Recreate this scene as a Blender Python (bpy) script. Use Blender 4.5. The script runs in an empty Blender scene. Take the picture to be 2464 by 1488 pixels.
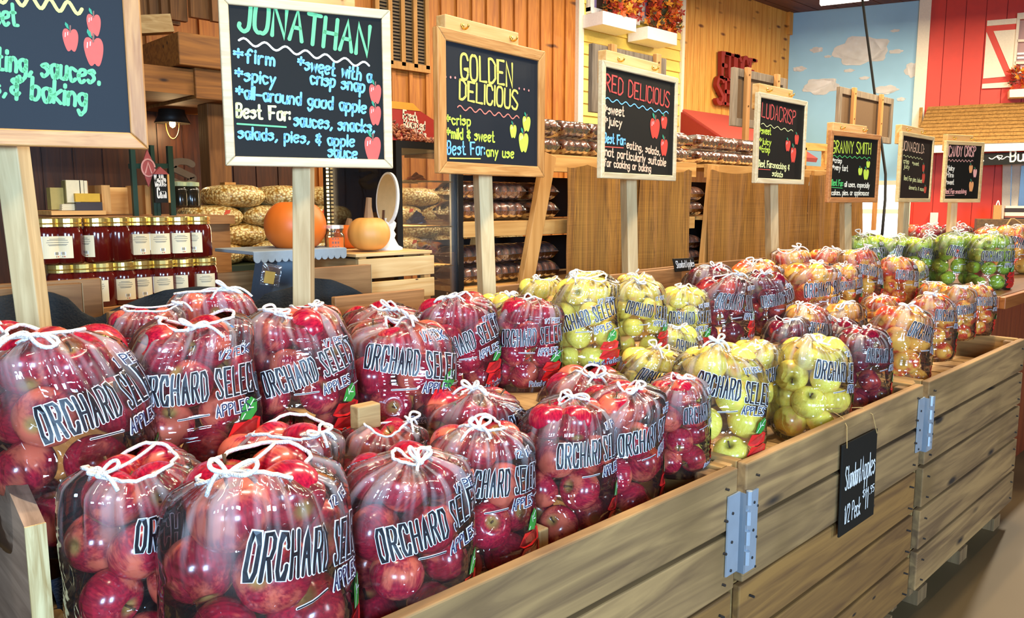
import bpy, math, random
import numpy as np
from mathutils import Vector, Matrix
R = math.radians
SC = bpy.context.scene
COL = SC.collection

# ------------------------------------------------------------------ camera
F = 1920.0                      # focal length in pixels of the 2464 px wide frame
AZ, PITCH, EYE = R(45.5), R(-7.65), 1.55
cam = bpy.data.cameras.new('camera'); cam.sensor_width = 36; cam.lens = 36 * F / 2464
cam.clip_start = 0.05; cam.clip_end = 80
CO = bpy.data.objects.new('camera', cam); COL.objects.link(CO)
fw = Vector((math.cos(AZ) * math.cos(PITCH), math.sin(AZ) * math.cos(PITCH), math.sin(PITCH)))
CO.location = (0, 0, EYE)
CO.rotation_euler = fw.to_track_quat('-Z', 'Y').to_euler()
SC.camera = CO
RT = Vector((math.sin(AZ), -math.cos(AZ), 0)); UP = RT.cross(fw); EYEV = Vector((0, 0, EYE))

# ------------------------------------------------------------------ render look, world, lights
SC.view_settings.view_transform = 'Standard'; SC.view_settings.look = 'None'
SC.view_settings.gamma = 1; SC.view_settings.exposure = 0.0
SC.cycles.transparent_max_bounces = 24; SC.cycles.max_bounces = 7; SC.cycles.use_denoising = True
SC.cycles.sample_clamp_indirect = 6
W = bpy.data.worlds.new('world'); SC.world = W; W.use_nodes = True
bg = W.node_tree.nodes['Background']; bg.inputs[0].default_value = (1.0, 0.86, 0.7, 1); bg.inputs[1].default_value = 0.13

def area(name, loc, target, sx, sy, power, col):
    l = bpy.data.lights.new(name, 'AREA'); l.shape = 'RECTANGLE'; l.size = sx; l.size_y = sy
    l.energy = power; l.color = col
    o = bpy.data.objects.new(name, l); COL.objects.link(o); o.location = loc
    o.rotation_euler = (Vector(target) - Vector(loc)).to_track_quat('-Z', 'Y').to_euler()
    return o
WARM = (1.0, 0.84, 0.6); DAY = (0.4, 0.66, 1.0)
# daylight through the shop front behind the photographer
area('daylight_window', (-2.6, -2.2, 2.2), (1.2, 1.4, 0.9), 0.8, 1.0, 260, DAY)
area('daylight_window', (-0.2, -3.0, 1.75), (1.4, 1.4, 0.9), 0.8, 1.0, 230, DAY)
area('daylight_window', (3.6, -3.6, 2.0), (3.2, 1.2, 0.9), 0.9, 1.3, 90, (0.75, 0.87, 1.0))
# warm tube lamps under the ceiling
for i, (x, y, p) in enumerate([(0.4, 0.9, 75), (2.3, 1.2, 85), (4.4, 1.5, 90), (7.0, 2.0, 130), (3.9, 3.7, 75), (6.2, 4.1, 95), (9.2, 3.6, 105), (9.6, 1.6, 215)]):
    area('ceiling_lamp', (x, y, 3.95), (x, y, 0), 1.3, 0.09, p, WARM)

# ------------------------------------------------------------------ pixel rays and planes
def ray(u, v): return (fw + RT * ((u - 1232) / F) + UP * ((744 - v) / F))
def onY(u, v, y): d = ray(u, v); return EYEV + d * (y / d.y)
def onX(u, v, x): d = ray(u, v); return EYEV + d * (x / d.x)
def onZ(u, v, z): d = ray(u, v); return EYEV + d * ((z - EYE) / d.z)
def onP(u, v, p, n): d = ray(u, v); return EYEV + d * ((Vector(p) - EYEV).dot(n) / d.dot(n))
def dep(u, v, z): return EYEV + ray(u, v) * z
def depth(p): return (Vector(p) - EYEV).dot(fw)
def pxm(p): return F / depth(p)

# ------------------------------------------------------------------ materials
MATS = {}
def nodes(name):
    m = bpy.data.materials.new(name); m.use_nodes = True; nt = m.node_tree
    return m, nt, nt.nodes, nt.links, nt.nodes['Principled BSDF']
def S(c): return tuple((x / 12.92 if x <= .04045 else ((x + .055) / 1.055) ** 2.4) for x in c)   # sRGB 0..1 -> linear
def H(h): return S(tuple(int(h[i:i + 2], 16) / 255 for i in (0, 2, 4)))
def plain(name, hexc, rough=.5, metal=0, emit=0, spec=.5, bump=0, bscale=60):
    if name in MATS: return MATS[name]
    m, nt, N, L, P = nodes(name); c = H(hexc)
    P.inputs['Base Color'].default_value = (*c, 1); P.inputs['Roughness'].default_value = rough
    P.inputs['Metallic'].default_value = metal; P.inputs['Specular IOR Level'].default_value = spec
    if emit: P.inputs['Emission Color'].default_value = (*c, 1); P.inputs['Emission Strength'].default_value = emit
    tc = N.new('ShaderNodeTexCoord'); nz = N.new('ShaderNodeTexNoise'); nz.inputs['Scale'].default_value = bscale
    L.new(tc.outputs['Object'], nz.inputs['Vector'])
    mx = N.new('ShaderNodeMix'); mx.data_type = 'RGBA'; mx.inputs[6].default_value = (*[x * .88 for x in c], 1); mx.inputs[7].default_value = (*[min(1, x * 1.1) for x in c], 1)
    L.new(nz.outputs['Fac'], mx.inputs[0]); L.new(mx.outputs[2], P.inputs['Base Color'])
    if bump:
        b = N.new('ShaderNodeBump'); b.inputs['Strength'].default_value = bump; b.inputs['Distance'].default_value = .01
        L.new(nz.outputs['Fac'], b.inputs['Height']); L.new(b.outputs['Normal'], P.inputs['Normal'])
    MATS[name] = m; return m
def wood(name, h1, h2, axis='x', scale=1.0, rough=.6, knots=0, stain=None, hk='3a1f0e', kscale=(3, 9)):
    if name in MATS: return MATS[name]
    m, nt, N, L, P = nodes(name)
    tc = N.new('ShaderNodeTexCoord'); mp = N.new('ShaderNodeMapping')
    st = {'x': (1.2, 16, 16), 'y': (16, 1.2, 16), 'z': (16, 16, 1.2)}[axis]
    mp.inputs['Scale'].default_value = [s * scale for s in st]
    oi = N.new('ShaderNodeObjectInfo'); vm = N.new('ShaderNodeVectorMath'); vm.operation = 'ADD'
    L.new(tc.outputs['Object'], vm.inputs[0]); L.new(oi.outputs['Random'], vm.inputs[1]); L.new(vm.outputs[0], mp.inputs['Vector'])
    nz = N.new('ShaderNodeTexNoise'); nz.inputs['Scale'].default_value = 3; nz.inputs['Detail'].default_value = 6; nz.inputs['Distortion'].default_value = 1.2
    L.new(mp.outputs[0], nz.inputs['Vector'])
    cr = N.new('ShaderNodeValToRGB'); cr.color_ramp.elements[0].position = .32; cr.color_ramp.elements[1].position = .68
    cr.color_ramp.elements[0].color = (*H(h1), 1); cr.color_ramp.elements[1].color = (*H(h2), 1)
    L.new(nz.outputs['Fac'], cr.inputs[0]); out = cr.outputs[0]
    hsv = N.new('ShaderNodeHueSaturation'); ma = N.new('ShaderNodeMapRange'); ma.inputs[3].default_value = .85; ma.inputs[4].default_value = 1.13
    L.new(oi.outputs['Random'], ma.inputs[0]); L.new(ma.outputs[0], hsv.inputs['Value']); L.new(out, hsv.inputs['Color']); out = hsv.outputs[0]
    if stain:
        n2 = N.new('ShaderNodeTexNoise'); n2.inputs['Scale'].default_value = 2.3; n2.inputs['Detail'].default_value = 3
        L.new(vm.outputs[0], n2.inputs['Vector'])
        r2 = N.new('ShaderNodeMapRange'); r2.inputs[1].default_value = .5; r2.inputs[2].default_value = .75
        L.new(n2.outputs['Fac'], r2.inputs[0])
        mx = N.new('ShaderNodeMix'); mx.data_type = 'RGBA'; L.new(r2.outputs[0], mx.inputs[0]); L.new(out, mx.inputs[6]); mx.inputs[7].default_value = (*H(stain), 1); out = mx.outputs[2]
    if knots:
        m2 = N.new('ShaderNodeMapping'); a, b = kscale
        m2.inputs['Scale'].default_value = {'x': (a, b, b), 'y': (b, a, b), 'z': (b, b, a)}[axis]
        L.new(vm.outputs[0], m2.inputs['Vector'])
        vo = N.new('ShaderNodeTexVoronoi'); vo.inputs['Scale'].default_value = 1; L.new(m2.outputs[0], vo.inputs['Vector'])
        r3 = N.new('ShaderNodeMapRange'); r3.inputs[1].default_value = .07 * knots; r3.inputs[2].default_value = .16 * knots; r3.inputs[3].default_value = 1; r3.inputs[4].default_value = 0
        L.new(vo.outputs['Distance'], r3.inputs[0])
        mx = N.new('ShaderNodeMix'); mx.data_type = 'RGBA'; L.new(r3.outputs[0], mx.inputs[0]); L.new(out, mx.inputs[6]); mx.inputs[7].default_value = (*H(hk), 1); out = mx.outputs[2]
    L.new(out, P.inputs['Base Color']); P.inputs['Roughness'].default_value = rough
    b = N.new('ShaderNodeBump'); b.inputs['Strength'].default_value = .25; b.inputs['Distance'].default_value = .004
    L.new(nz.outputs['Fac'], b.inputs['Height']); L.new(b.outputs['Normal'], P.inputs['Normal'])
    MATS[name] = m; return m
def burlap():
    m, nt, N, L, P = nodes('burlap'); tc = N.new('ShaderNodeTexCoord')
    outs = []
    for sc in ((1.5, 1.5, 240), (240, 240, 1.5), (22, 22, 1.2)):
        mp = N.new('ShaderNodeMapping'); mp.inputs['Scale'].default_value = sc; L.new(tc.outputs['Object'], mp.inputs[0])
        nz = N.new('ShaderNodeTexNoise'); nz.inputs['Scale'].default_value = 1; nz.inputs['Detail'].default_value = 2; L.new(mp.outputs[0], nz.inputs['Vector']); outs.append(nz.outputs['Fac'])
    ad = N.new('ShaderNodeMath'); sc0 = N.new('ShaderNodeMath'); sc0.operation = 'MULTIPLY'; sc0.inputs[1].default_value = .35; L.new(outs[0], sc0.inputs[0]); sc1 = N.new('ShaderNodeMath'); sc1.operation = 'MULTIPLY'; sc1.inputs[1].default_value = .45; L.new(outs[2], sc1.inputs[0]); s2 = N.new('ShaderNodeMath'); L.new(sc0.outputs[0], s2.inputs[0]); L.new(sc1.outputs[0], s2.inputs[1]); L.new(s2.outputs[0], ad.inputs[0]); L.new(outs[1], ad.inputs[1])
    cr = N.new('ShaderNodeValToRGB'); cr.color_ramp.elements[0].position = .35; cr.color_ramp.elements[1].position = .65
    cr.color_ramp.elements[0].color = (*H('5e3b10'), 1); cr.color_ramp.elements[1].color = (*H('ac762a'), 1)
    hf = N.new('ShaderNodeMath'); hf.operation = 'MULTIPLY'; hf.inputs[1].default_value = .555; L.new(ad.outputs[0], hf.inputs[0])
    L.new(hf.outputs[0], cr.inputs[0]); L.new(cr.outputs[0], P.inputs['Base Color']); P.inputs['Roughness'].default_value = .9
    b = N.new('ShaderNodeBump'); b.inputs['Strength'].default_value = .4; b.inputs['Distance'].default_value = .003; L.new(hf.outputs[0], b.inputs['Height']); L.new(b.outputs[0], P.inputs['Normal'])
    MATS['burlap'] = m; return m
def film(name, veil=.05, gloss=.06, rough=.1, tint=(1, 1, 1), crinkle=1.0, scale=14, uvpleat=True):
    """thin clear plastic: transparent + fresnel gloss + a little milkiness where folds gather"""
    if name in MATS: return MATS[name]
    m, nt, N, L, P = nodes(name); N.remove(P); out = N['Material Output']
    tr = N.new('ShaderNodeBsdfTransparent'); tr.inputs[0].default_value = (*tint, 1)
    gl = N.new('ShaderNodeBsdfGlossy'); gl.inputs['Roughness'].default_value = rough
    df = N.new('ShaderNodeBsdfDiffuse'); df.inputs[0].default_value = (.95, .93, .92, 1)
    tl = N.new('ShaderNodeBsdfTranslucent'); tl.inputs[0].default_value = (.95, .93, .92, 1)
    md = N.new('ShaderNodeMixShader'); L.new(df.outputs[0], md.inputs[1]); L.new(tl.outputs[0], md.inputs[2])
    tc = N.new('ShaderNodeTexCoord')
    nz = N.new('ShaderNodeTexNoise'); nz.inputs['Scale'].default_value = scale; nz.inputs['Detail'].default_value = 1.2; nz.inputs['Distortion'].default_value = 2.6
    oi = N.new('ShaderNodeObjectInfo'); vm = N.new('ShaderNodeVectorMath'); vm.operation = 'ADD'
    L.new(tc.outputs['Object'], vm.inputs[0]); L.new(oi.outputs['Random'], vm.inputs[1]); L.new(vm.outputs[0], nz.inputs['Vector'])
    # ridged noise -> creases
    s1 = N.new('ShaderNodeMath'); s1.operation = 'SUBTRACT'; s1.inputs[1].default_value = .5; L.new(nz.outputs['Fac'], s1.inputs[0])
    ab = N.new('ShaderNodeMath'); ab.operation = 'ABSOLUTE'; L.new(s1.outputs[0], ab.inputs[0])
    pw = N.new('ShaderNodeMath'); pw.operation = 'POWER'; pw.inputs[1].default_value = .6; L.new(ab.outputs[0], pw.inputs[0])
    hgt = pw.outputs[0]; veilfac = None
    if uvpleat:
        uv = N.new('ShaderNodeUVMap'); sx = N.new('ShaderNodeSeparateXYZ'); L.new(uv.outputs[0], sx.inputs[0])
        mp = N.new('ShaderNodeMapping'); mp.inputs['Scale'].default_value = (30, 1.8, 1); L.new(uv.outputs[0], mp.inputs[0])
        n2 = N.new('ShaderNodeTexNoise'); n2.inputs['Scale'].default_value = 1; n2.inputs['Detail'].default_value = 1.5; L.new(mp.outputs[0], n2.inputs['Vector'])
        ramp = N.new('ShaderNodeMapRange'); ramp.interpolation_type = 'SMOOTHSTEP'; ramp.inputs[1].default_value = .58; ramp.inputs[2].default_value = 1.0
        L.new(sx.outputs[1], ramp.inputs[0])
        ml = N.new('ShaderNodeMath'); ml.operation = 'MULTIPLY'; L.new(n2.outputs['Fac'], ml.inputs[0]); L.new(ramp.outputs[0], ml.inputs[1])
        m3 = N.new('ShaderNodeMath'); m3.operation = 'MULTIPLY'; m3.inputs[1].default_value = 2.4; L.new(ml.outputs[0], m3.inputs[0])
        # fine horizontal stretch lines low on the bag
        mp2 = N.new('ShaderNodeMapping'); mp2.inputs['Scale'].default_value = (2.4, 15, 1); mp2.inputs['Rotation'].default_value = (0, 0, .12); L.new(uv.outputs[0], mp2.inputs[0])
        n3 = N.new('ShaderNodeTexNoise'); n3.inputs['Scale'].default_value = 1; n3.inputs['Detail'].default_value = 1; L.new(mp2.outputs[0], n3.inputs['Vector'])
        inv = N.new('ShaderNodeMath'); inv.operation = 'MULTIPLY_ADD'; inv.inputs[1].default_value = -.75; inv.inputs[2].default_value = 1.0; L.new(ramp.outputs[0], inv.inputs[0]); hm = N.new('ShaderNodeMath'); hm.operation = 'MULTIPLY'; L.new(hgt, hm.inputs[0]); L.new(inv.outputs[0], hm.inputs[1]); hgt = hm.outputs[0]
        a2 = N.new('ShaderNodeMath'); L.new(m3.outputs[0], a2.inputs[0]); L.new(hgt, a2.inputs[1])
        m4 = N.new('ShaderNodeMath'); m4.operation = 'MULTIPLY'; m4.inputs[1].default_value = 1.2; L.new(n3.outputs['Fac'], m4.inputs[0])
        a3 = N.new('ShaderNodeMath'); L.new(a2.outputs[0], a3.inputs[0]); L.new(m4.outputs[0], a3.inputs[1]); hgt = a3.outputs[0]
        # milkiness: folds gather towards the tied mouth
        n2r = N.new('ShaderNodeMapRange'); n2r.inputs[1].default_value = .47; n2r.inputs[2].default_value = .62; n2r.inputs[3].default_value = .06; n2r.inputs[4].default_value = 1.0
        L.new(n2.outputs['Fac'], n2r.inputs[0])
        m5 = N.new('ShaderNodeMath'); m5.operation = 'MULTIPLY'; L.new(n2r.outputs[0], m5.inputs[0]); L.new(ramp.outputs[0], m5.inputs[1])
        m6 = N.new('ShaderNodeMath'); m6.operation = 'MULTIPLY_ADD'; m6.inputs[1].default_value = .42; m6.inputs[2].default_value = veil; L.new(m5.outputs[0], m6.inputs[0])
        veilfac = m6.outputs[0]
    bp = N.new('ShaderNodeBump'); bp.inputs['Strength'].default_value = min(1, crinkle); bp.inputs['Distance'].default_value = .005 * max(1, crinkle); L.new(hgt, bp.inputs['Height'])
    L.new(bp.outputs[0], gl.inputs['Normal'])
    lw = N.new('ShaderNodeFresnel'); lw.inputs[0].default_value = 1.45; L.new(bp.outputs[0], lw.inputs['Normal'])
    ga = N.new('ShaderNodeMath'); ga.operation = 'MULTIPLY_ADD'; ga.use_clamp = True; ga.inputs[1].default_value = 1.6; ga.inputs[2].default_value = gloss; L.new(lw.outputs[0], ga.inputs[0])
    x1 = N.new('ShaderNodeMixShader')
    if veilfac is not None: L.new(veilfac, x1.inputs[0])
    else: x1.inputs[0].default_value = veil
    L.new(tr.outputs[0], x1.inputs[1]); L.new(md.outputs[0], x1.inputs[2])
    x2 = N.new('ShaderNodeMixShader'); L.new(ga.outputs[0], x2.inputs[0]); L.new(x1.outputs[0], x2.inputs[1]); L.new(gl.outputs[0], x2.inputs[2])
    L.new(x2.outputs[0], out.inputs[0]); MATS[name] = m; return m
def apple_mat(name, main, deep, blush, amount, pole, rough=.22):
    """skin colours of one variety; 'lp' holds each apple's own unit coordinates"""
    m, nt, N, L, P = nodes(name)
    at = N.new('ShaderNodeAttribute'); at.attribute_name = 'lp'
    oi = N.new('ShaderNodeObjectInfo'); ge = N.new('ShaderNodeNewGeometry')
    ad = N.new('ShaderNodeMath'); L.new(oi.outputs['Random'], ad.inputs[0]); L.new(ge.outputs['Random Per Island'], ad.inputs[1])
    sc = N.new('ShaderNodeMath'); sc.operation = 'MULTIPLY'; sc.inputs[1].default_value = 37.0; L.new(ad.outputs[0], sc.inputs[0])
    fr = N.new('ShaderNodeMath'); fr.operation = 'FRACT'; L.new(sc.outputs[0], fr.inputs[0])
    vm = N.new('ShaderNodeVectorMath'); vm.operation = 'ADD'; L.new(at.outputs['Vector'], vm.inputs[0]); L.new(sc.outputs[0], vm.inputs[1])
    n1 = N.new('ShaderNodeTexNoise'); n1.inputs['Scale'].default_value = 1.0; n1.inputs['Detail'].default_value = 1.5; L.new(vm.outputs[0], n1.inputs['Vector'])
    mp = N.new('ShaderNodeMapping'); mp.inputs['Scale'].default_value = (5.5, 5.5, .8); L.new(vm.outputs[0], mp.inputs[0])
    n2 = N.new('ShaderNodeTexNoise'); n2.inputs['Scale'].default_value = 2; n2.inputs['Detail'].default_value = 3; L.new(mp.outputs[0], n2.inputs['Vector'])
    def mix(f, a, b):
        x = N.new('ShaderNodeMix'); x.data_type = 'RGBA'
        L.new(f, x.inputs[0])
        for i, c in ((6, a), (7, b)):
            if isinstance(c, str): x.inputs[i].default_value = (*H(c), 1)
            else: L.new(c, x.inputs[i])
        return x.outputs[2]
    def rng(s, a, b, c=0, d=1, smooth=True):
        r = N.new('ShaderNodeMapRange'); r.inputs[1].default_value = a; r.inputs[2].default_value = b; r.inputs[3].default_value = c; r.inputs[4].default_value = d
        if smooth: r.interpolation_type = 'SMOOTHSTEP'
        L.new(s, r.inputs[0]); return r.outputs[0]
    c = mix(rng(n2.outputs['Fac'], .3, .7), deep, main)
    # blush side: noise shifted by the apple's own random value
    a2 = N.new('ShaderNodeMath'); a2.operation = 'MULTIPLY_ADD'; a2.inputs[1].default_value = .24; L.new(fr.outputs[0], a2.inputs[0]); L.new(n1.outputs['Fac'], a2.inputs[2])
    a3 = N.new('ShaderNodeMath'); a3.operation = 'MULTIPLY_ADD'; a3.inputs[1].default_value = .22; L.new(n2.outputs['Fac'], a3.inputs[0]); L.new(a2.outputs[0], a3.inputs[2])
    th = 1.04 - amount * .45
    c = mix(rng(a3.outputs[0], th - .09, th + .1), c, blush)
    sx = N.new('ShaderNodeSeparateXYZ'); L.new(at.outputs['Vector'], sx.inputs[0])
    xy = N.new('ShaderNodeVectorMath'); xy.operation = 'MULTIPLY'; xy.inputs[1].default_value = (1, 1, 0); L.new(at.outputs['Vector'], xy.inputs[0])
    ln = N.new('ShaderNodeVectorMath'); ln.operation = 'LENGTH'; L.new(xy.outputs[0], ln.inputs[0])
    c = mix(rng(ln.outputs['Value'], .42, .1), c, pole)
    vo = N.new('ShaderNodeTexVoronoi'); vo.inputs['Scale'].default_value = 9; L.new(vm.outputs[0], vo.inputs['Vector'])
    c = mix(rng(vo.outputs['Distance'], .07, .03, 0, .45), c, 'f4dcae')
    L.new(c, P.inputs['Base Color']); P.inputs['Roughness'].default_value = rough; P.inputs['Coat Weight'].default_value = .3; P.inputs['Coat Roughness'].default_value = .08
    P.inputs['Subsurface Weight'].default_value = .0
    MATS[name] = m; return m

# ------------------------------------------------------------------ mesh builder
class MB:
    def __init__(s): s.v = []; s.f = []; s.m = []
    def add(s, vs, fs, mi=0):
        k = len(s.v); s.v += [tuple(x) for x in vs]; s.f += [tuple(i + k for i in f) for f in fs]; s.m += [mi] * len(fs); return s
    def box(s, lo, hi, mi=0, M=None):
        x0, y0, z0 = lo; x1, y1, z1 = hi
        vs = [Vector(p) for p in ((x0, y0, z0), (x1, y0, z0), (x1, y1, z0), (x0, y1, z0), (x0, y0, z1), (x1, y0, z1), (x1, y1, z1), (x0, y1, z1))]
        if M is not None: vs = [M @ p for p in vs]
        return s.add(vs, [(0, 3, 2, 1), (4, 5, 6, 7), (0, 1, 5, 4), (1, 2, 6, 5), (2, 3, 7, 6), (3, 0, 4, 7)], mi)
    def beam(s, p, q, w, t, up=(0, 0, 1), mi=0):
        """rectangular bar from p to q; w across, t along 'up'"""
        p, q = Vector(p), Vector(q); d = (q - p).normalized(); a = d.cross(Vector(up)).normalized(); b = a.cross(d)
        vs = [e + a * (w / 2 * i) + b * (t / 2 * j) for e in (p, q) for i, j in ((-1, -1), (1, -1), (1, 1), (-1, 1))]
        return s.add(vs, [(3, 2, 1, 0), (4, 5, 6, 7), (0, 1, 5, 4), (1, 2, 6, 5), (2, 3, 7, 6), (3, 0, 4, 7)], mi)
    def tube(s, pts, r, n=8, mi=0, closed=False, cap=True):
        P = [Vector(p) for p in pts]; k = len(P); vs = []; fs = []
        nrm = None
        for i in range(k):
            a, b = P[(i - 1) % k if closed else max(i - 1, 0)], P[(i + 1) % k if closed else min(i + 1, k - 1)]
            d = (b - a); d = d.normalized() if d.length > 1e-9 else Vector((0, 0, 1))
            if nrm is None: nrm = d.orthogonal().normalized()
            else:
                nrm = nrm - d * nrm.dot(d); nrm = nrm.normalized() if nrm.length > 1e-6 else d.orthogonal().normalized()
            bn = d.cross(nrm); rr = r[i] if isinstance(r, (list, tuple)) else r
            for j in range(n): t = 2 * math.pi * j / n; vs.append(P[i] + nrm * (math.cos(t) * rr) + bn * (math.sin(t) * rr))
        for i in range(k if closed else k - 1):
            for j in range(n):
                a = i * n + j; b = i * n + (j + 1) % n; c = ((i + 1) % k) * n + (j + 1) % n; d = ((i + 1) % k) * n + j; fs.append((a, b, c, d))
        if cap and not closed: fs.append(tuple(range(n - 1, -1, -1))); fs.append(tuple((k - 1) * n + j for j in range(n)))
        return s.add(vs, fs, mi)
    def lathe(s, prof, c=(0, 0, 0), n=24, mi=0, M=None, sx=1, sy=1):
        vs = []; fs = []; k = len(prof)
        for (r, z) in prof:
            for j in range(n):
                t = 2 * math.pi * j / n; p = Vector((r * math.cos(t) * sx, r * math.sin(t) * sy, z)); p = (M @ p) if M is not None else p; vs.append(p + Vector(c))
        for i in range(k - 1):
            for j in range(n): fs.append((i * n + j, i * n + (j + 1) % n, (i + 1) * n + (j + 1) % n, (i + 1) * n + j))
        if prof[0][0] > 1e-6: fs.append(tuple(range(n - 1, -1, -1)))
        if prof[-1][0] > 1e-6: fs.append(tuple((k - 1) * n + j for j in range(n)))
        return s.add(vs, fs, mi)
    def prism(s, poly, d, mi=0):
        """polygon (3-D points) extruded by vector d"""
        d = Vector(d); k = len(poly); a = [Vector(p) for p in poly]; vs = a + [p + d for p in a]
        return s.add(vs, [tuple(range(k - 1, -1, -1)), tuple(range(k, 2 * k))] + [(i, (i + 1) % k, k + (i + 1) % k, k + i) for i in range(k)], mi)
    def build(s, name, mats, parent=None, local=False, smooth=False, bevel=0):
        me = bpy.data.meshes.new(name); vs = s.v
        if parent is not None and not local:
            M = wm(parent).inverted(); vs = [tuple(M @ Vector(p)) for p in vs]
        me.from_pydata(vs, [], s.f)
        if not isinstance(mats, (list, tuple)): mats = [mats]
        for m in mats: me.materials.append(m)
        if len(mats) > 1: me.polygons.foreach_set('material_index', s.m)
        if smooth: me.polygons.foreach_set('use_smooth', [True] * len(me.polygons))
        me.update()
        o = bpy.data.objects.new(name, me); COL.objects.link(o)
        if parent is not None: o.parent = parent
        if bevel:
            b = o.modifiers.new('bevel', 'BEVEL'); b.width = bevel; b.segments = 2; b.limit_method = 'ANGLE'
        return o
def wm(o):
    M = o.matrix_basis.copy(); p = o.parent
    while p is not None: M = p.matrix_basis @ M; p = p.parent
    return M
def tag(o, label=None, cat=None, group=None, kind=None):
    if label: o['label'] = label
    if cat: o['category'] = cat
    if group: o['group'] = group
    if kind: o['kind'] = kind
    return o
def thing(name, label, cat, loc=(0, 0, 0), rz=0, group=None, rot=None):
    o = bpy.data.objects.new(name, None); COL.objects.link(o); o.location = loc
    o.rotation_euler = rot if rot else (0, 0, rz); o.empty_display_size = .05
    return tag(o, label, cat, group)
def struct(o): o['kind'] = 'structure'; return o
def copy_tree(o, parent=None):
    c = o.copy(); COL.objects.link(c); c.parent = parent
    for ch in [x for x in COL.objects if x.parent == o]: copy_tree(ch, c)
    return c

# ------------------------------------------------------------------ stroke lettering (hand lettering as ribbons)
G = {'A': '042e44 1838', 'B': '0e04 ~0e2e3d3b2909 ~0929394735 2404', 'C': '~4b4d3e1e0d0c0605141434 4547', 'D': '040e ~0e2e4c4b47462404', 'E': '4e0e0444 0939', 'F': '4e0e04 0939',
     'G': '~4c3e1e0c06143446 474828', 'H': '040e 444e 0949', 'I': '040e', 'J': '~3e3624140506', 'K': '0e04 4e0944', 'L': '0e0444', 'M': '040e285e54', 'N': '040e444e',
     'O': '~2e1e0c06142434464c3e2e', 'P': '040e ~0e3e4c3a09', 'R': '040e ~0e2e3d4c3a2909 1944', 'S': '~4d3e1e0c0b1a384746341405', 'T': '0e4e 242e', 'U': '~0e06142434464e', 'V': '0e244e',
     'W': '0e142a344e', 'X': '0e44 4e04', 'Y': '0e294e 2924', 'Z': '0e4e0444',
     'a': '~392a1a0907142437 3a34', 'b': '0e04 ~091a2a3936241405', 'c': '~391a0907142435', 'd': '~392a1a0907142437 3e34', 'e': '~07383a1a0806142435', 'f': '~3d2e1c1914 0a2a',
     'g': '~392a1a0907152537 ~3a33211002', 'h': '0e04 ~081a2a3834', 'i': '0a04 0c0d', 'j': '~1a110001 1c1d', 'k': '0e04 3a0734', 'l': '0e04', 'm': '0a04 ~081a2824 ~283a4844',
     'n': '0a04 ~081a2a3834', 'o': '~2a1a09051424353a2a', 'p': '0a00 ~091a2a3936241405', 'q': '~392a0907152537 3a30', 'r': '0a04 ~081a2a', 's': '~391a0908283615 0405', 't': '~1e152434 0a2a',
     'u': '~0a05142436 3a34', 'v': '0a143a', 'w': '0a1429344a', 'x': '0a34 3a04', 'y': '0a16 3a00', 'z': '0a3a0434',
     '0': '~2e0c0624464c2e', '1': '0c1e14', '2': '~0c1e3d3b04 0434', '5': '3e0e0a ~0a2a382515 05', '9': '~3b1a0b0d1e3d3b 3b24', '/': '043e', '*': '2d27 0b49 094b', ',': '1503', '.': '1415',
     ':': '0506 090a', '-': '0838', '&': '~3b1c0b2908062536 2d23', '$': '~4c2d0b384624 06 2f23', ' ': ''}
G['C'] = '~4c3e1e0d06143446'; G['B'] = '0e04 ~0e2e3d3b2909 ~0929393624 2404'; G['s'] = '~392a0928361405'; G['$'] = '~4c2d0b38462406 2f23'; G['5'] = '3e0e0a ~0a2a382505'
BL = {'O': '0c1e3e4c4636 3414060c', 'C': '4b4c3e1e0c061434 4647', 'D': '040e3e4c46340 4'}
BL = {'O': '0c1e3e4c463414060c', 'C': '4b4c3e1e0c0614344647', 'D': '040e2e4c462404', 'R': '040e3e4d4b3909 2944', 'S': '4b4c3e1e0c0b46453414050 6'.replace(' ', ''), 'E': '4e0e0444 0939', 'T': '0e4e 242e', 'A': '042e44 1838', 'H': '040e 444e 0949', 'L': '0e0444'}
def spline(p, n=5):
    if len(p) < 3: return p
    closed = p[0] == p[-1]; out = []; k = len(p)
    for i in range(k - 1):
        a = p[i - 1] if i else (p[-2] if closed else p[0]); b, c = p[i], p[i + 1]; d = p[i + 2] if i + 2 < k else (p[1] if closed else p[-1])
        for j in range(n):
            t = j / n
            out.append(tuple(.5 * (2 * b[q] + (c[q] - a[q]) * t + (2 * a[q] - 5 * b[q] + 4 * c[q] - d[q]) * t * t + (3 * b[q] - a[q] - 3 * c[q] + d[q]) * t ** 3) for q in (0, 1)))
    out.append(p[-1]); return out
def glyph(ch, block=False, n=5):
    src = BL.get(ch) if block and ch in BL else G.get(ch, ''); out = []
    for s in src.split():
        sm = s[0] == '~'; s = s.lstrip('~')
        p = [(int(s[i], 16), (int(s[i + 1], 16) - 4) / 10) for i in range(0, len(s) - 1, 2)]
        out.append(spline(p, n) if sm else p)
    return out
def text_lines(txt, p0, p1, cap, block=False, jit=0, rnd=random, gap=1.6, n=5):
    """polylines of a line of text from p0 to p1 (2-D), letters 'cap' tall"""
    x = 0; items = []
    for ch in txt:
        ls = glyph(ch, block, n); w = max([q[0] for l in ls for q in l], default=2.0)
        items.append((x, ls)); x += w + gap
    x -= gap; x = max(x, .5)
    p0, p1 = Vector(p0), Vector(p1); ex = (p1 - p0) / x; ey = Vector((-(p1 - p0).y, (p1 - p0).x)).normalized() * cap
    out = []
    for x0, ls in items:
        dy = rnd.uniform(-jit, jit); sc = 1 + rnd.uniform(-jit, jit)
        for l in ls: out.append([tuple(p0 + ex * (x0 + q[0]) + ey * (q[1] * sc + dy)) for q in l])
    return out
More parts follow.
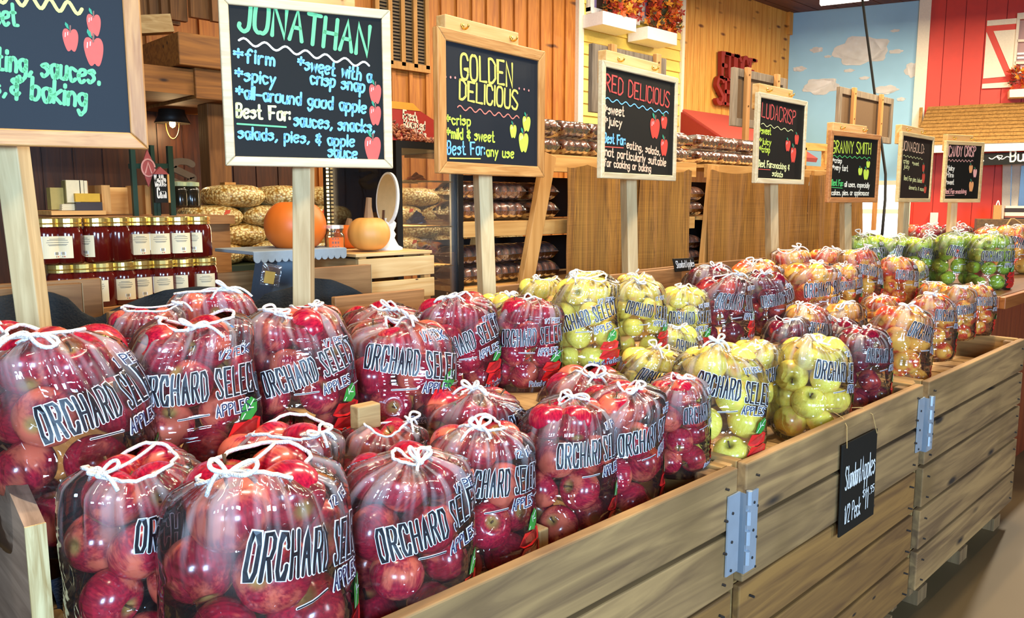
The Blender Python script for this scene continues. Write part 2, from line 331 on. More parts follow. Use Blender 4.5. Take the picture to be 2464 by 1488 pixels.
def ribbons(mb, lines, w, mapf, mi=0, step=None, cn=6):
    """flat strokes of width w along 2-D polylines, laid on a surface by mapf(x, y)"""
    for l in lines:
        pts = [Vector(q) for q in l]
        if step:
            q2 = [pts[0]]
            for a, b in zip(pts, pts[1:]):
                k = max(1, int(math.ceil((b - a).length / step))); q2 += [a.lerp(b, j / k) for j in range(1, k + 1)]
            pts = q2
        k = len(pts)
        if k == 1: pts = [pts[0], pts[0] + Vector((1e-4, 0))]; k = 2
        L, Rr = [], []
        for i in range(k):
            a, b = pts[max(i - 1, 0)], pts[min(i + 1, k - 1)]; d = (b - a)
            closed = (pts[0] - pts[-1]).length < 1e-7 and k > 3
            if closed and i in (0, k - 1): d = pts[1] - pts[-2]
            d = d.normalized() if d.length > 1e-9 else Vector((1, 0)); nn = Vector((-d.y, d.x))
            s = 1.0
            if 0 < i < k - 1:
                e = (pts[i] - pts[i - 1]); e = e.normalized() if e.length > 1e-9 else d
                s = min(1.7, 1 / max(.3, abs(d.dot(e))))
            L.append(pts[i] + nn * (w / 2 * s)); Rr.append(pts[i] - nn * (w / 2 * s))
        vs = [mapf(q.x, q.y) for q in L] + [mapf(q.x, q.y) for q in Rr]
        mb.add(vs, [(k + i, k + i + 1, i + 1, i) for i in range(k - 1)], mi)
        for e, d in ((pts[0], pts[0] - pts[1]), (pts[-1], pts[-1] - pts[-2])):
            if d.length < 1e-9: d = Vector((1, 0))
            a0 = math.atan2(d.y, d.x); fan = [e + Vector((math.cos(a0 + t), math.sin(a0 + t))) * (w / 2) for t in [math.pi * (j / cn - .5) for j in range(cn + 1)]]
            mb.add([mapf(q.x, q.y) for q in fan], [tuple(range(cn + 1))], mi)
APL = [(0, .38), (.18, .48), (.38, .46), (.49, .28), (.48, .02), (.38, -.28), (.24, -.5), (.1, -.5), (0, -.43), (-.1, -.5), (-.24, -.5), (-.38, -.28), (-.48, .02), (-.49, .28), (-.38, .46), (-.18, .48)]
def drawn_apple(mb, c, w, h, mapf, mi_body, mi_leaf, mi_stem, mi_hi):
    c = Vector(c); P = spline(APL + [APL[0]], 3)[:-1]; e = Vector((0, .36 * h))
    mb.add([mapf(*(c + e * .7))] + [mapf(c.x + q[0] * w, c.y + q[1] * h) for q in P], [(0, i + 1, (i + 1) % len(P) + 1) for i in range(len(P))], mi_body)
    lift = lambda x, y: mapf(x, y, 1)
    ribbons(mb, [[(c.x, c.y + .36 * h), (c.x + .04 * w, c.y + .62 * h)]], .1 * w, lift, mi_stem)
    lf = [(-.05, .46), (-.2, .52), (-.3, .66), (-.26, .78), (-.1, .68)]
    mb.add([lift(c.x + q[0] * w, c.y + q[1] * h) for q in lf], [tuple(range(4, -1, -1))], mi_leaf)
    if mi_hi is not None: ribbons(mb, [[(c.x - .3 * w, c.y + .3 * h), (c.x - .33 * w, c.y + .12 * h)], [(c.x - .15 * w, c.y + .33 * h), (c.x - .17 * w, c.y + .2 * h)]], .05 * w, lift, mi_hi)
# ================================================================== THE SETTING
YW = 5.6; CEIL = onY(1900, 31, YW).z                                               # long back wall
rnd = random.Random(5)
conc = plain('concrete', '5e4c30', .5, bscale=2.5, bump=.15)
m = MB().box((-4, -5, -.1), (16, 9, 0)).build('floor', conc); struct(m)
cei = wood('ceiling_planks', '4a2a18', '6a3c20', 'x', .6, .6)
b = MB()
for i in range(44):
    y = -5 + i * .25; b.box((-4, y, CEIL), (16, y + .238, CEIL + .04))
b.box((-4, -5, CEIL + .04), (16, 6.1, CEIL + .12)); struct(b.build('ceiling', cei))
barn_wood = wood('cedar_wall', 'a05a1a', 'c67c2a', 'z', .7, .6, knots=.8, hk='5a300e', kscale=(5.5, 1.1))
bh = MB()
x = -4.0
while x < 6.35:
    bh.box((x, YW, 0), (x + .176, YW + .03, CEIL)); bh.box((x - .018, YW - .022, 0), (x + .018, YW, CEIL)); x += .18
bh.box((-4, YW + .03, 0), (6.4, YW + .1, CEIL)); struct(bh.build('wall_back', barn_wood))
shade_w = wood('loft_shade_boards', '34180a', '542a10', 'z', .7, .5, knots=.5, hk='28120a', kscale=(5.5, 1.4))  # shade under the loft, put into a darker board colour over wall_back
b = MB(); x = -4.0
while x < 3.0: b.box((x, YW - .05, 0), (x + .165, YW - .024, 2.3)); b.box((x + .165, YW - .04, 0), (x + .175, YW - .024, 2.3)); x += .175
struct(b.build('wall_loft_shade', shade_w))
# yellow clapboard house front
X0, X1 = onY(1395, 200, YW).x, onY(1631, 200, YW).x
yel = plain('yellow_paint', 'f2d262', .55); cream = plain('cream_paint', 'f4e6c8', .5); white = plain('white_paint', 'f1ece2', .5)
b = MB()
for i in range(34):
    z = .2 + i * .125
    b.add([(X0, YW - .012, z + .135), (X1, YW - .012, z + .135), (X1, YW - .035, z), (X0, YW - .035, z), (X0, YW, z), (X1, YW, z)], [(3, 2, 1, 0), (4, 5, 2, 3)])
b.box((X0, YW, 0), (X1, YW + .1, CEIL)); struct(b.build('wall_yellow', yel))
Xa = onY(1384, 100, YW).x
struct(MB().box((Xa, YW - .05, 0), (X0, YW + .1, CEIL)).build('trim_1', cream))
Xb = onY(1640, 100, YW).x
struct(MB().box((X1, YW - .05, 0), (Xb, YW + .1, CEIL)).build('trim_2', cream))
# knotty pine wall of the fudge shop
CX = onY(1900, 100, YW).x
pine = wood('knotty_pine', 'c8842e', 'e0a64c', 'z', .5, .55, knots=1.25, hk='6e3a10', kscale=(8, 2.6))
b = MB(); x = Xb
while x < CX:
    w = .135; b.box((x, YW, 0), (min(x + w - .008, CX), YW + .03, CEIL)); x += w
b.box((Xb, YW + .02, 0), (CX + .1, YW + .1, CEIL)); b.box((CX - .1, YW - .04, CEIL - .3), (CX, YW, CEIL)); struct(b.build('wall_pine', pine))
# sky-painted wall and the red barn front on the angled end wall
TD = Vector((math.cos(R(-71)), math.sin(R(-71)), 0)); TN = Vector((-math.sin(R(-71)), math.cos(R(-71)), 0)) * -1
PC = Vector((CX, YW, 0))
def onT(u, v, off=0.0): return onP(u, v, PC + TN * off, TN)
def tl(u, v): q = onT(u, v) - PC; return q.dot(TD), q.z
def T(t, z, off=0.0): return PC + TD * t + TN * off + Vector((0, 0, z))
if TN.x > 0: TN = -TN
sky = plain('sky_paint', '94c3da', .6, bscale=3)
t1 = tl(2213, 100)[0]
b = MB(); b.prism([T(-.2, 0), T(t1, 0), T(t1, CEIL), T(-.2, CEIL)], TN * -.1); struct(b.build('wall_sky', sky))
cloudm = plain('cloud_paint', 'fffaf0', .6, bscale=14)
def cloud(name, u, v, w, h, lab):
    c = onT(u, v); k = depth(c) / F; rr = random.Random(int(u * 7 + v)); pts = []
    for i in range(40):
        a = 2 * math.pi * i / 40; f = 1 + .1 * math.sin(a * 5 + rr.random() * .4 + u) + .06 * math.sin(a * 9 + v)
        q = tl(u, v); pts.append(T(q[0] + math.cos(a) * w * k * .5 * f * 1.04, q[1] + math.sin(a) * h * k * .5 * f + (.0 if math.sin(a) < 0 else .0), .006))
    mb = MB(); mb.add(pts, [tuple(range(40))]); mb.prism(pts, TN * -.005)
    tag(mb.build(name, cloudm), lab, 'painted cloud', 'clouds painted on the blue wall')
for u, v, w, h, l in ((2072, 122, 118, 66, 'large cream cloud painted on the blue wall behind the black cable'), (1976, 208, 78, 38, 'middle-sized painted cloud low on the blue wall, above the narrow red-headed board'),
                      (2132, 216, 50, 20, 'painted cloud just above the weathered board back at the right'), (1965, 120, 28, 13, 'small painted cloud left of the large cloud on the blue wall'),
                      (1992, 136, 16, 6, 'tiny painted cloud between the large cloud and the small one at its left'), (1924, 166, 29, 12, 'small painted cloud nearest the pine wall corner'),
                      (2043, 170, 23, 8, 'tiny painted cloud directly below the large cloud'), (2080, 188, 22, 8, 'tiny painted cloud low beside the black cable'),
                      (2156, 124, 30, 10, 'thin painted cloud right of the large cloud'), (2154, 74, 20, 7, 'highest small painted cloud on the blue wall'), (2196, 168, 34, 34, 'painted cloud cut off by the cream barn corner trim'),
                      (2168, 239, 18, 9, 'lowest tiny painted cloud on the blue wall')):
    cloud('painted_cloud', u, v, w, h, l)
red = plain('barn_red', 'de340c', .5, bscale=8)
b = MB(); t = t1 + .06
while t < 6.2:
    b.prism([T(t, 0, .0), T(t + .222, 0, .0), T(t + .222, CEIL, .0), T(t, CEIL, .0)], TN * -.05); t += .23
b.prism([T(t1, 0, -.03), T(6.3, 0, -.03), T(6.3, CEIL, -.03), T(t1, CEIL, -.03)], TN * -.1); struct(b.build('wall_barn', red))
ta = tl(2222, 150)[0]
struct(MB().prism([T(t1 - .03, 2.45, .0), T(ta + .05, 2.45, .0), T(ta + .05, CEIL, .0), T(t1 - .03, CEIL, .0)], TN * .05).build('trim_3', cream))
# barn shutter with a Z brace, window frame and flower box
def quadT(mb, pts, off, th, mi=0): mb.prism([T(*tl(u, v), off) for u, v in pts], TN * th, mi)
sh = thing('barn_shutter', 'cream and red braced shutter on the red barn front', 'shutter', T(*tl(2390, 130)))
b = MB(); quadT(b, [(2375, 52), (2448, 46), (2433, 212), (2362, 213)], .0, .02); b.build('panel', red, sh)
for q in ([(2375, 51), (2448, 45), (2447, 58), (2374, 64)], [(2363, 203), (2434, 198), (2433, 211), (2362, 214)]): b = MB(); quadT(b, q, .02, .02); b.build('rail', cream, sh)
for q in ([(2373, 78), (2419, 185), (2365, 190)], [(2390, 76), (2444, 72), (2435, 182)]): b = MB(); quadT(b, q, .02, .015); b.build('inset', cream, sh)
wn = thing('window_1', None, None, T(*tl(2450, 110))); struct(wn)
b = MB()
for q in ([(2447, 34), (2478, 31), (2478, 46), (2446, 49)], [(2446, 48), (2453, 48), (2440, 190), (2434, 190)], [(2446, 97), (2478, 96), (2478, 102), (2446, 103)], [(2440, 150), (2478, 149), (2478, 155), (2440, 156)]): quadT(b, q, .01, .05)
b.build('window_frame', cream, wn)
b = MB(); quadT(b, [(2448, 50), (2480, 48), (2478, 200), (2440, 200)], .005, .01); b.build('pane', plain('pink_curtain', 'b07c74', .4), wn)
b = MB()
for v in (138, 164, 128, 172): quadT(b, [(2447, v), (2478, v - 1), (2478, v + 4), (2446, v + 5)], .02, .02)
b.build('slat', plain('slat_white', 'fffdf4', .4), wn)  # plain white slats across the barn window

leafm = [plain('petal_orange', 'd9591c', .6), plain('petal_red', '9a2414', .6), plain('petal_gold', 'e89a2c', .6), plain('leaf_dark', '3d4020', .6)]
def flowers(name, parent, c, ex, L, hgt, dn, n, seed):
    """mass of autumn blossoms and leaves spilling over a box"""
    rr = random.Random(seed); mb = MB(); c = Vector(c)
    for i in range(n):
        p = c + ex * rr.uniform(-L / 2, L / 2) + Vector((0, 0, rr.uniform(-.06, hgt))) + dn * rr.uniform(-.05, .12)
        r = rr.uniform(.025, .05); mi = rr.choice([0, 0, 1, 1, 2, 2, 3]); M = Matrix.Rotation(rr.uniform(0, 6.3), 3, 'Z') @ Matrix.Rotation(rr.uniform(.3, 2.0), 3, 'X')
        for k in range(5):
            a = 2 * math.pi * k / 5; d = Vector((math.cos(a), math.sin(a), .3)); e = Vector((-math.sin(a), math.cos(a), 0))
            mb.add([p, p + M @ (d * r * .6 + e * r * .35), p + M @ (d * r * 1.2), p + M @ (d * r * .6 - e * r * .35)], [(0, 1, 2, 3)], mi)
    return mb.build(name, leafm, parent)
fb = thing('flower_box', 'pale flower box of autumn blooms under the barn window', 'flower box', T(*tl(2445, 225)))
b = MB(); quadT(b, [(2424, 222), (2490, 218), (2490, 238), (2424, 240)], .02, .25); b.build('box', cream, fb)
q = tl(2448, 205); flowers('flowers', fb, T(q[0] + .1, q[1], .22), TD, .42, .2, TN, 90, 3)['kind'] = 'stuff'

# shingled canopy of the barn counter
awn = thing('shingle_awning', 'tan shingled awning over the red barn counter', 'awning', T(*tl(2300, 330)))
shm = wood('shingles', '8e6630', 'b88c4a', 'x', .8, .7)
zt, zb = tl(2330, 282)[1], None
tA = tl(2180, 300)[0]; b = MB(); n = 11
zt = 2.80; zb = 2.27
for i in range(n):
    f0, f1 = i / n, (i + 1) / n; za, zc = zt + (zb - zt) * f0, zt + (zb - zt) * f1; oa, oc = .08 + .5 * f0, .08 + .5 * f1
    b.prism([T(tA - .14 * f1 + .25, zc, oc + .03), T(6, zc, oc + .03), T(6, za, oa + .015), T(tA - .14 * f0 + .25, za, oa + .015)], TN * -.02)
b.build('shingle_slope', shm, awn)
MB().prism([T(tA + .1, zb - .1, .6), T(6, zb - .1, .6), T(6, zb, .6), T(tA + .1, zb, .6)], TN * -.05).build('fascia', cream, awn)
MB().prism([T(tA + .15, zb - .02, .0), T(tA + .15, zb - .02, .55), T(tA + .15, zt, .05)], TD * .04).build('side', shm, awn)
# chalk menu strip under the awning
chalk = plain('chalkboard', '1b1a16', .6, bscale=5, spec=.2); chalkb = plain('chalkboard_blue', '1d2228', .55, bscale=5, spec=.25)
INK = {}
def ink(h):
    if h not in INK: INK[h] = plain('ink_' + h, h, .6)
    return INK[h]
ms = thing('menu_board', 'long black menu strip under the shingled awning', 'menu board', T(*tl(2410, 380), .5))
def stripT(u, v, off): return onT(u, v, off)
b = MB(); p = [onT(u, v, .56) for u, v in ((2340, 370), (2490, 365), (2490, 394), (2340, 399))]; b.prism(p, TN * -.02); b.build('panel', chalk, ms)
def mapT(off):
    def f(x, y, k=0): return T(x, y, off + .002 + .001 * k)
    return f
def t2(u, v, off): q = onT(u, v, off) - PC; return (q.dot(TD), q.z)
b = MB(); o_ = .562
ribbons(b, text_lines('Bu', t2(2431, 389, o_), t2(2462, 387, o_), .13), .018, mapT(o_))
ribbons(b, text_lines('e,', t2(2352, 389, o_), t2(2366, 389, o_), .12), .014, mapT(o_))
sq = [t2(2380 + i * 1.6, 380 + 3 * math.sin(i / 30 * 12), o_) for i in range(31)]; ribbons(b, [sq], .01, mapT(o_))
hc = t2(2405, 378, o_); ribbons(b, [[(hc[0] + .03 * math.sin(a) ** 3, hc[1] + .026 * math.cos(a) - .01 * math.cos(2 * a)) for a in [i * .33 for i in range(20)]]], .008, mapT(o_))
b.build('lettering', ink('f2efe4'), ms)
# white door and counter gear at the far end
dr = thing('door_1', None, None, T(*tl(2440, 460))); struct(dr)
b = MB(); quadT(b, [(2412, 394), (2500, 392), (2500, 560), (2408, 560)], .01, .04); b.build('leaf', plain('door_white', 'd8cdb8', .5), dr)
b = MB(); quadT(b, [(2432, 398), (2434, 398), (2430, 560), (2428, 560)], .05, .005); quadT(b, [(2456, 400), (2500, 398), (2500, 500), (2448, 500)], .05, .02); b.build('door_glass', plain('dark_glass', '1c1714', .2), dr)
struct(MB().prism([T(tl(2190, 450)[0] - .06, 0, 0), T(tl(2190, 450)[0] + .02, 0, 0), T(tl(2190, 450)[0] + .02, 2.1, 0), T(tl(2190, 450)[0] - .06, 2.1, 0)], TN * .04).build('trim_4', cream))

# FUDGE SHOP letters standing off the pine wall
fud = plain('fudge_red', '8a2014', .5)
def slab_text(txt, u0, v0, u1, v1, cap, lab, each):
    p0, p1 = onY(u0, v0, YW - .03), onY(u1, v1, YW - .03)
    k = len(txt); stepx = (p1.x - p0.x) / k
    for i, ch in enumerate(txt):
        ls = glyph(ch); w = max(q[0] for l in ls for q in l) or 1
        mb = MB()
        def f(x, y, kk=0): return Vector((x, YW - .075, y))
        sx = stepx * .72 / max(w, 1) if w else .05
        lines = [[(p0.x + stepx * i + q[0] * sx, p0.z + q[1] * cap) for q in l] for l in ls]
        ribbons(mb, lines, .05, f)
        # serifs
        for l in ls:
            for q in (l[0], l[-1]):
                if q[1] in (0, 1.0) and ch not in 'OGSC':
                    cx = p0.x + stepx * i + q[0] * sx; zz = p0.z + q[1] * cap; ribbons(mb, [[(cx - .05, zz), (cx + .05, zz)]], .035, f)
        n0 = len(mb.v); vs = list(mb.v); fs = list(mb.f)
        mb.add([Vector(p) + Vector((0, .055, 0)) for p in vs], [tuple(reversed(g_)) for g_ in fs])
        for g_ in fs:
            for a, c in zip(g_, g_[1:] + g_[:1]): mb.f.append((c, a, a + n0, c + n0)); mb.m.append(0)
        tag(mb.build('wall_letter', fud), each[i], 'letter', lab)
slab_text('FUDGE', 1731, 187, 1812, 197, .30, 'red letters on the pine wall', ['red letter F starting the upper word on the pine wall', 'red letter U in the upper word on the pine wall', 'red letter D in the upper word on the pine wall', 'red letter G in the upper word, touching the weathered board', 'red letter E ending the upper word on the pine wall'])
slab_text('SHOP', 1719, 247, 1792, 256, .30, 'red letters on the pine wall', ['red letter S starting the lower word on the pine wall', 'red letter H in the lower word on the pine wall', 'red letter O in the lower word on the pine wall', 'red letter P ending the lower word on the pine wall'])
# red shed awning under the letters
aw = thing('red_awning', 'dull red shed awning on the pine wall below the letters', 'awning', onY(1720, 290, YW))
p0 = onY(1637, 262, YW - .02); p1 = onY(1822, 285, YW - .02); xa, xb = p0.x, p1.x; zt_, zb_ = p0.z, p0.z - .55
MB().prism([(xa, YW - .03, zt_), (xb, YW - .03, zt_), (xb, YW - .9, zb_), (xa, YW - .9, zb_)], (0, .02, -.05)).build('slope', plain('awning_red', 'b4483c', .6), aw)
MB().prism([(xa, YW - .03, zt_ - .03), (xa, YW - .88, zb_), (xa, YW - .03, zb_)], (-.03, 0, 0)).build('side', plain('awning_dark', '8c1a18', .6), aw)

# house windows and flower boxes on the yellow front
def house_window(i, u0, u1, vtop, vbot, name):
    a = onY(u0, vbot, YW - .04); c = onY(u1, vbot, YW - .04); z0 = a.z; z1 = z0 + 1.0
    w = thing(name, None, None, ((a.x + c.x) / 2, YW - .04, z0)); struct(w)
    mb = MB()
    for xx in (a.x, (a.x + c.x) / 2 - .03, c.x - .06): mb.box((xx, YW - .09, z0), (xx + .06, YW - .03, z1))
    mb.box((a.x, YW - .1, z0 - .02), (c.x, YW - .03, z0 + .04)); mb.box((a.x, YW - .085, z0 + .35), (c.x, YW - .03, z0 + .39)); mb.build('window_frame', white, w)
    MB().box((a.x, YW - .045, z0), (c.x, YW - .04, z1)).build('pane', plain('dark_pane', '5a4638', .2), w)
    mb = MB()
    for xx in (a.x + .07, c.x - .13): mb.box((xx, YW - .06, z0 + .04), (xx + .06, YW - .05, z1))
    mb.build('curtain', plain('lavender', '9a86b4', .8), w)
house_window(2, 1412, 1530, 0, 28, 'window_2'); house_window(3, 1535, 1626, 0, 48, 'window_3')
for u0, u1, va, vb, ue, ve, lab, sd in ((1451, 1531, 25, 58, 1423, 47, 'white flower box of red and orange blooms under the left house window', 1), (1559, 1629, 62, 93, 1533, 83, 'white flower box of orange blooms under the right house window', 2)):
    yf = YW - .32; p = onY(u0, vb, yf); q = onY(u1, vb + 24, yf); zz0 = p.z; zz1 = onY(u0, va, yf).z; xe = q.x
    f_ = thing('flower_box', lab, 'flower box', (p.x, yf, zz0))
    MB().box((p.x, yf, zz0), (xe, YW - .05, zz1)).build('box', white, f_, bevel=.006)
    o = flowers('flowers', f_, ((p.x + xe) / 2 + .12, yf + .1, zz1 + .08), Vector((1, 0, 0)), (xe - p.x) * .95, .3, Vector((0, -1, 0)), 260, sd); o['kind'] = 'stuff'

# louvred wall vent on the cedar wall
v0 = onY(906, 150, YW - .03); v1 = onY(1025, 168, YW - .03)
vt = thing('wall_vent', 'tall brown louvred grille in a wood frame on the cedar wall', 'vent', ((v0.x + v1.x) / 2, YW, v1.z))
zb_ = v1.z; b = MB()
for k in range(5):
    xx = v0.x + (v1.x - v0.x) * k / 4; b.box((xx - .02, YW - .06, zb_), (xx + .02, YW - .02, CEIL - .02))
b.box((v0.x - .03, YW - .06, zb_ - .03), (v1.x + .03, YW - .02, zb_ + .03)); b.build('frame', wood('vent_wood', '9a6828', 'b88440', 'z', .6), vt)
b = MB()
for k in range(60): b.box((v0.x, YW - .045, zb_ + k * .027), (v1.x, YW - .035, zb_ + k * .027 + .014))
b.build('louvre', plain('louvre_brown', '5f4a2c', .6), vt)
MB().box((v0.x, YW - .03, zb_), (v1.x, YW - .024, CEIL - .02)).build('backing', plain('vent_dark', '2c2014', .8), vt)

# ceiling tube light and the slack black cable
cl = thing('ceiling_light', 'glowing tube light at the edge of the brown ceiling', 'ceiling light', onZ(2030, 5, CEIL - .05))
p, q = onZ(1974, 7, CEIL - .09), onZ(2090, -6, CEIL - .09)
MB().beam(p, q, .12, .05).build('tube', plain('tube_glow', 'fff4dc', .4, emit=6), cl)
MB().beam(p + Vector((0, 0, .05)), q + Vector((0, 0, .05)), .16, .05).build('housing', white, cl)
cd = [dep(u, v, z) for u, v, z in ((2073, -20, 7.6), (2083, 60, 7.6), (2095, 150, 7.6), (2104, 220, 7.5), (2112, 290, 7.4), (2121, 345, 7.2), (2131, 420, 7.0), (2130, 480, 6.8), (2123, 560, 6.6), (2118, 590, 6.6))]
cdp = [cd[0]]
for a, c in zip(cd, cd[1:]): cdp += [a.lerp(c, .5), c]
tag(MB().tube(cdp, .012, 8).build('power_cord', plain('black_rubber', '0c0a08', .7, spec=.2), smooth=True), 'slack black power cord hanging from the ceiling before the blue wall', 'cord')

# timber loft corner: post, stacked beams, pickets
tb = wood('rough_timber', '7c4a18', 'a86a26', 'x', .6, .7, knots=.7, kscale=(3, 8)); tbz = wood('rough_timber_post', '6e4216', '96602a', 'z', .6, .7, knots=.6, kscale=(8, 2))
cu = dep(430, 120, 4.5); x0, y0 = cu.x, cu.y
def zat(u, v, p): return EYE + (ray(u, v).z / (Vector((ray(u, v).x, ray(u, v).y)).length)) * Vector((p.x, p.y)).length
za, zb2 = zat(430, 75, cu), zat(430, 155, cu); cl2 = dep(470, 200, 4.62); zc2 = zat(470, 237, cl2)
lf = thing('timber_loft', 'stacked rough timber beams of the loft corner above the lantern', 'beam', (x0, y0, zc2))
MB().box((x0, y0, zb2), (x0 + .75, YW, za)).build('upper_beam', tb, lf, bevel=.006)
MB().box((cl2.x, cl2.y, zc2), (x0 + .75, YW, zb2)).build('lower_beam', tb, lf, bevel=.006)
for k, (u, v0_, v1_, w) in enumerate(((338, -40, 56, .12), (362, -40, 50, .1), (390, -40, 54, .11), (412, -40, 46, .1), (460, -40, 40, .14), (512, -30, 50, .12))):
    p = dep(u, v1_, 4.75); MB().box((p.x, p.y, p.z), (p.x + w, p.y + .04, CEIL - .02)).build('picket', tbz, lf)
p = dep(330, 62, 4.6); q = dep(410, 58, 4.7); MB().beam(p, q, .1, .1).build('rail', wood('pale_rail', 'a87c3a', 'c8a060', 'x'), lf)
pp = dep(500, 300, 4.85); hw = .085
struct(MB().box((-4, y0 + .06, zc2 + .02), (x0 + .7, YW, zb2 - .01)).build('ceiling_loft', tb))
col_ = MB().box((pp.x, pp.y, 0), (pp.x + .14, pp.y + .14, zc2)).build('column_1', tbz, bevel=.006); struct(col_)
# barn lantern
ln = onX(415, 297, cl2.x + .13); sc_ = depth(ln) / F
lt = thing('barn_lantern', 'dark metal barn lantern glowing under the loft beam', 'lantern', (ln.x, ln.y, zat(415, 297, ln)))
z_ = zat(415, 297, ln); dk = plain('lantern_metal', '2b241d', .5, .3)
MB().lathe([(.045, .17), (.07, .16), (.085, .05), (.112, .0), (.108, .0), (.08, .05), (.04, .15)], (ln.x, ln.y, z_)).build('shade', dk, lt, smooth=True)
MB().lathe([(.0, -.03), (.016, -.02), (.02, .0), (.012, .03), (.0, .035)], (ln.x, ln.y, z_), 12).build('bulb', plain('bulb_glow', 'ffdc90', .4, emit=14), lt, smooth=True)
MB().tube([(ln.x + RT.x * math.cos(a) * .045, ln.y + RT.y * math.cos(a) * .045, z_ - .1 * math.sin(a)) for a in [math.pi * i / 14 for i in range(15)]], .004, 6).build('wire_guard', plain('brass_wire', '9a6a34', .4, .6), lt)
MB().tube([(ln.x, ln.y, z_ + .17), (ln.x, ln.y, zb2)], .012, 8).build('stem', dk, lt)
pl = bpy.data.lights.new('lantern_bulb', 'POINT'); pl.energy = 5; pl.color = (1, .7, .35); pl.shadow_soft_size = .03
po = bpy.data.objects.new('lantern_bulb', pl); COL.objects.link(po); po.location = (ln.x, ln.y, z_ - .05)
# ================================================================== APPLE BINS
RIM = EYE - .645; PL = .163
bin_w = wood('bin_board', '6e5030', 'a8814e', 'x', .45, .75, knots=.7, stain='73552c', hk='2c2016', kscale=(1.6, 6))
bin_d = wood('bin_old', '6a4620', '946830', 'x', .5, .75, knots=.4, hk='2a1c10')
bin_y = wood('bin_end', '84602f', 'b0864a', 'y', .5, .7, knots=.3)
bin_z = wood('bin_post', '6e5030', '94744a', 'z', .6, .75)
galv = plain('galvanised', 'b4c4d2', .4, .6, bscale=18, bump=.1)
dark = plain('nail_dark', '2a2420', .6)
BY0, BY1 = .955, 2.03
BX = [(.30, 1.715), (1.757, 2.995), (3.055, 4.36)]
BNAME = ['nearest bin', 'middle bin', 'farthest bin']
for k, (xa, xb) in enumerate(BX):
    bt = thing('apple_bin', ['slatted wooden apple bin nearest the camera, full of red apple bags', 'slatted wooden apple bin in the middle with the hanging price slate', 'farthest slatted wooden apple bin, beside the dark-topped counter'][k], 'bin', ((xa + xb) / 2, BY0, 0), group='apple bins along the aisle')
    for i in range(5):
        z1 = RIM - i * PL; z0 = z1 - PL + .013; out = .0 if i < 2 else (.0 if k == 2 else -.006)
        b = MB().box((xa, BY0 + out * -1 if False else BY0 - out, z0), (xb, BY0 + .028, z1)); b.build('front_plank', bin_w if (i < 2 or k == 2) else bin_d, bt, bevel=.004)
        MB().box((xa, BY1, z0), (xb, BY1 + .028, z1)).build('back_plank', bin_w, bt, bevel=.004)
        MB().box((xa, BY0 + .029, z0), (xa + .028, BY1, z1)).build('end_plank', bin_y, bt, bevel=.003)
        MB().box((xb - .028, BY0 + .029, z0), (xb, BY1, z1)).build('end_plank', bin_y, bt, bevel=.003)
    for xx in (xa + .03, xb - .075):
        MB().box((xx, BY0 + .03, .06), (xx + .045, BY0 + .075, RIM - .01)).build('corner_post', bin_z, bt)
        MB().box((xx, BY1 - .05, .06), (xx + .045, BY1 - .005, RIM - .01)).build('corner_post', bin_z, bt)
    for xx in (xa + .1, (xa + xb) / 2 - .05, xb - .2):
        MB().box((xx, BY0 + .02, 0.0), (xx + .1, BY1, .06)).build('skid', bin_z, bt)
    b = MB()
    for i in range(5):
        for xx in (xa + .05, xb - .055):
            for dz in (.04, .12): b.tube([(xx, BY0 + .005, RIM - i * PL - dz), (xx, BY0 - .0085, RIM - i * PL - dz)], .0035, 8)
    b.build('nail', dark, bt)
# galvanised hinge straps at the bin joints
for k, (xl, xr, za, zb_) in enumerate(((BX[0][1], BX[1][0], RIM - .075, RIM - .285), (BX[1][1], BX[2][0], RIM - .06, RIM - .26))):
    hg = thing('metal_hinge', ['galvanised corner hinge joining the nearest and middle bins', 'galvanised corner hinge joining the middle and farthest bins'][k], 'hinge', (xl, BY0, zb_), group='hinges between the bins')
    MB().box((xl - .05, BY0 - .006, zb_ + .02), (xl + .004, BY0 - .002, za + .015)).build('left_plate', galv, hg)
    b = MB().box((xr - .004, BY0 - .0065, zb_), (xr + .052, BY0 - .0015, za)); b.box((xr - .008, BY0 - .0065, zb_), (xr - .003, BY0 + .05, za)); b.build('angle_plate', galv, hg)
    b = MB()
    for i in range(4): z_ = zb_ + (za - zb_) * (.12 + .25 * i); b.tube([(xr - .001, BY0 - .01, z_), (xr - .001, BY0 - .01, z_ + .035)], .008, 10)
    b.build('knuckle', galv, hg)
    b = MB()
    for i in range(3):
        z_ = zb_ + (za - zb_) * (.15 + .35 * i)
        for xx in (xl - .03, xr + .032): b.tube([(xx, BY0 - .001, z_), (xx, BY0 - .0085, z_)], .004, 8)
    b.build('bolt', dark, hg)
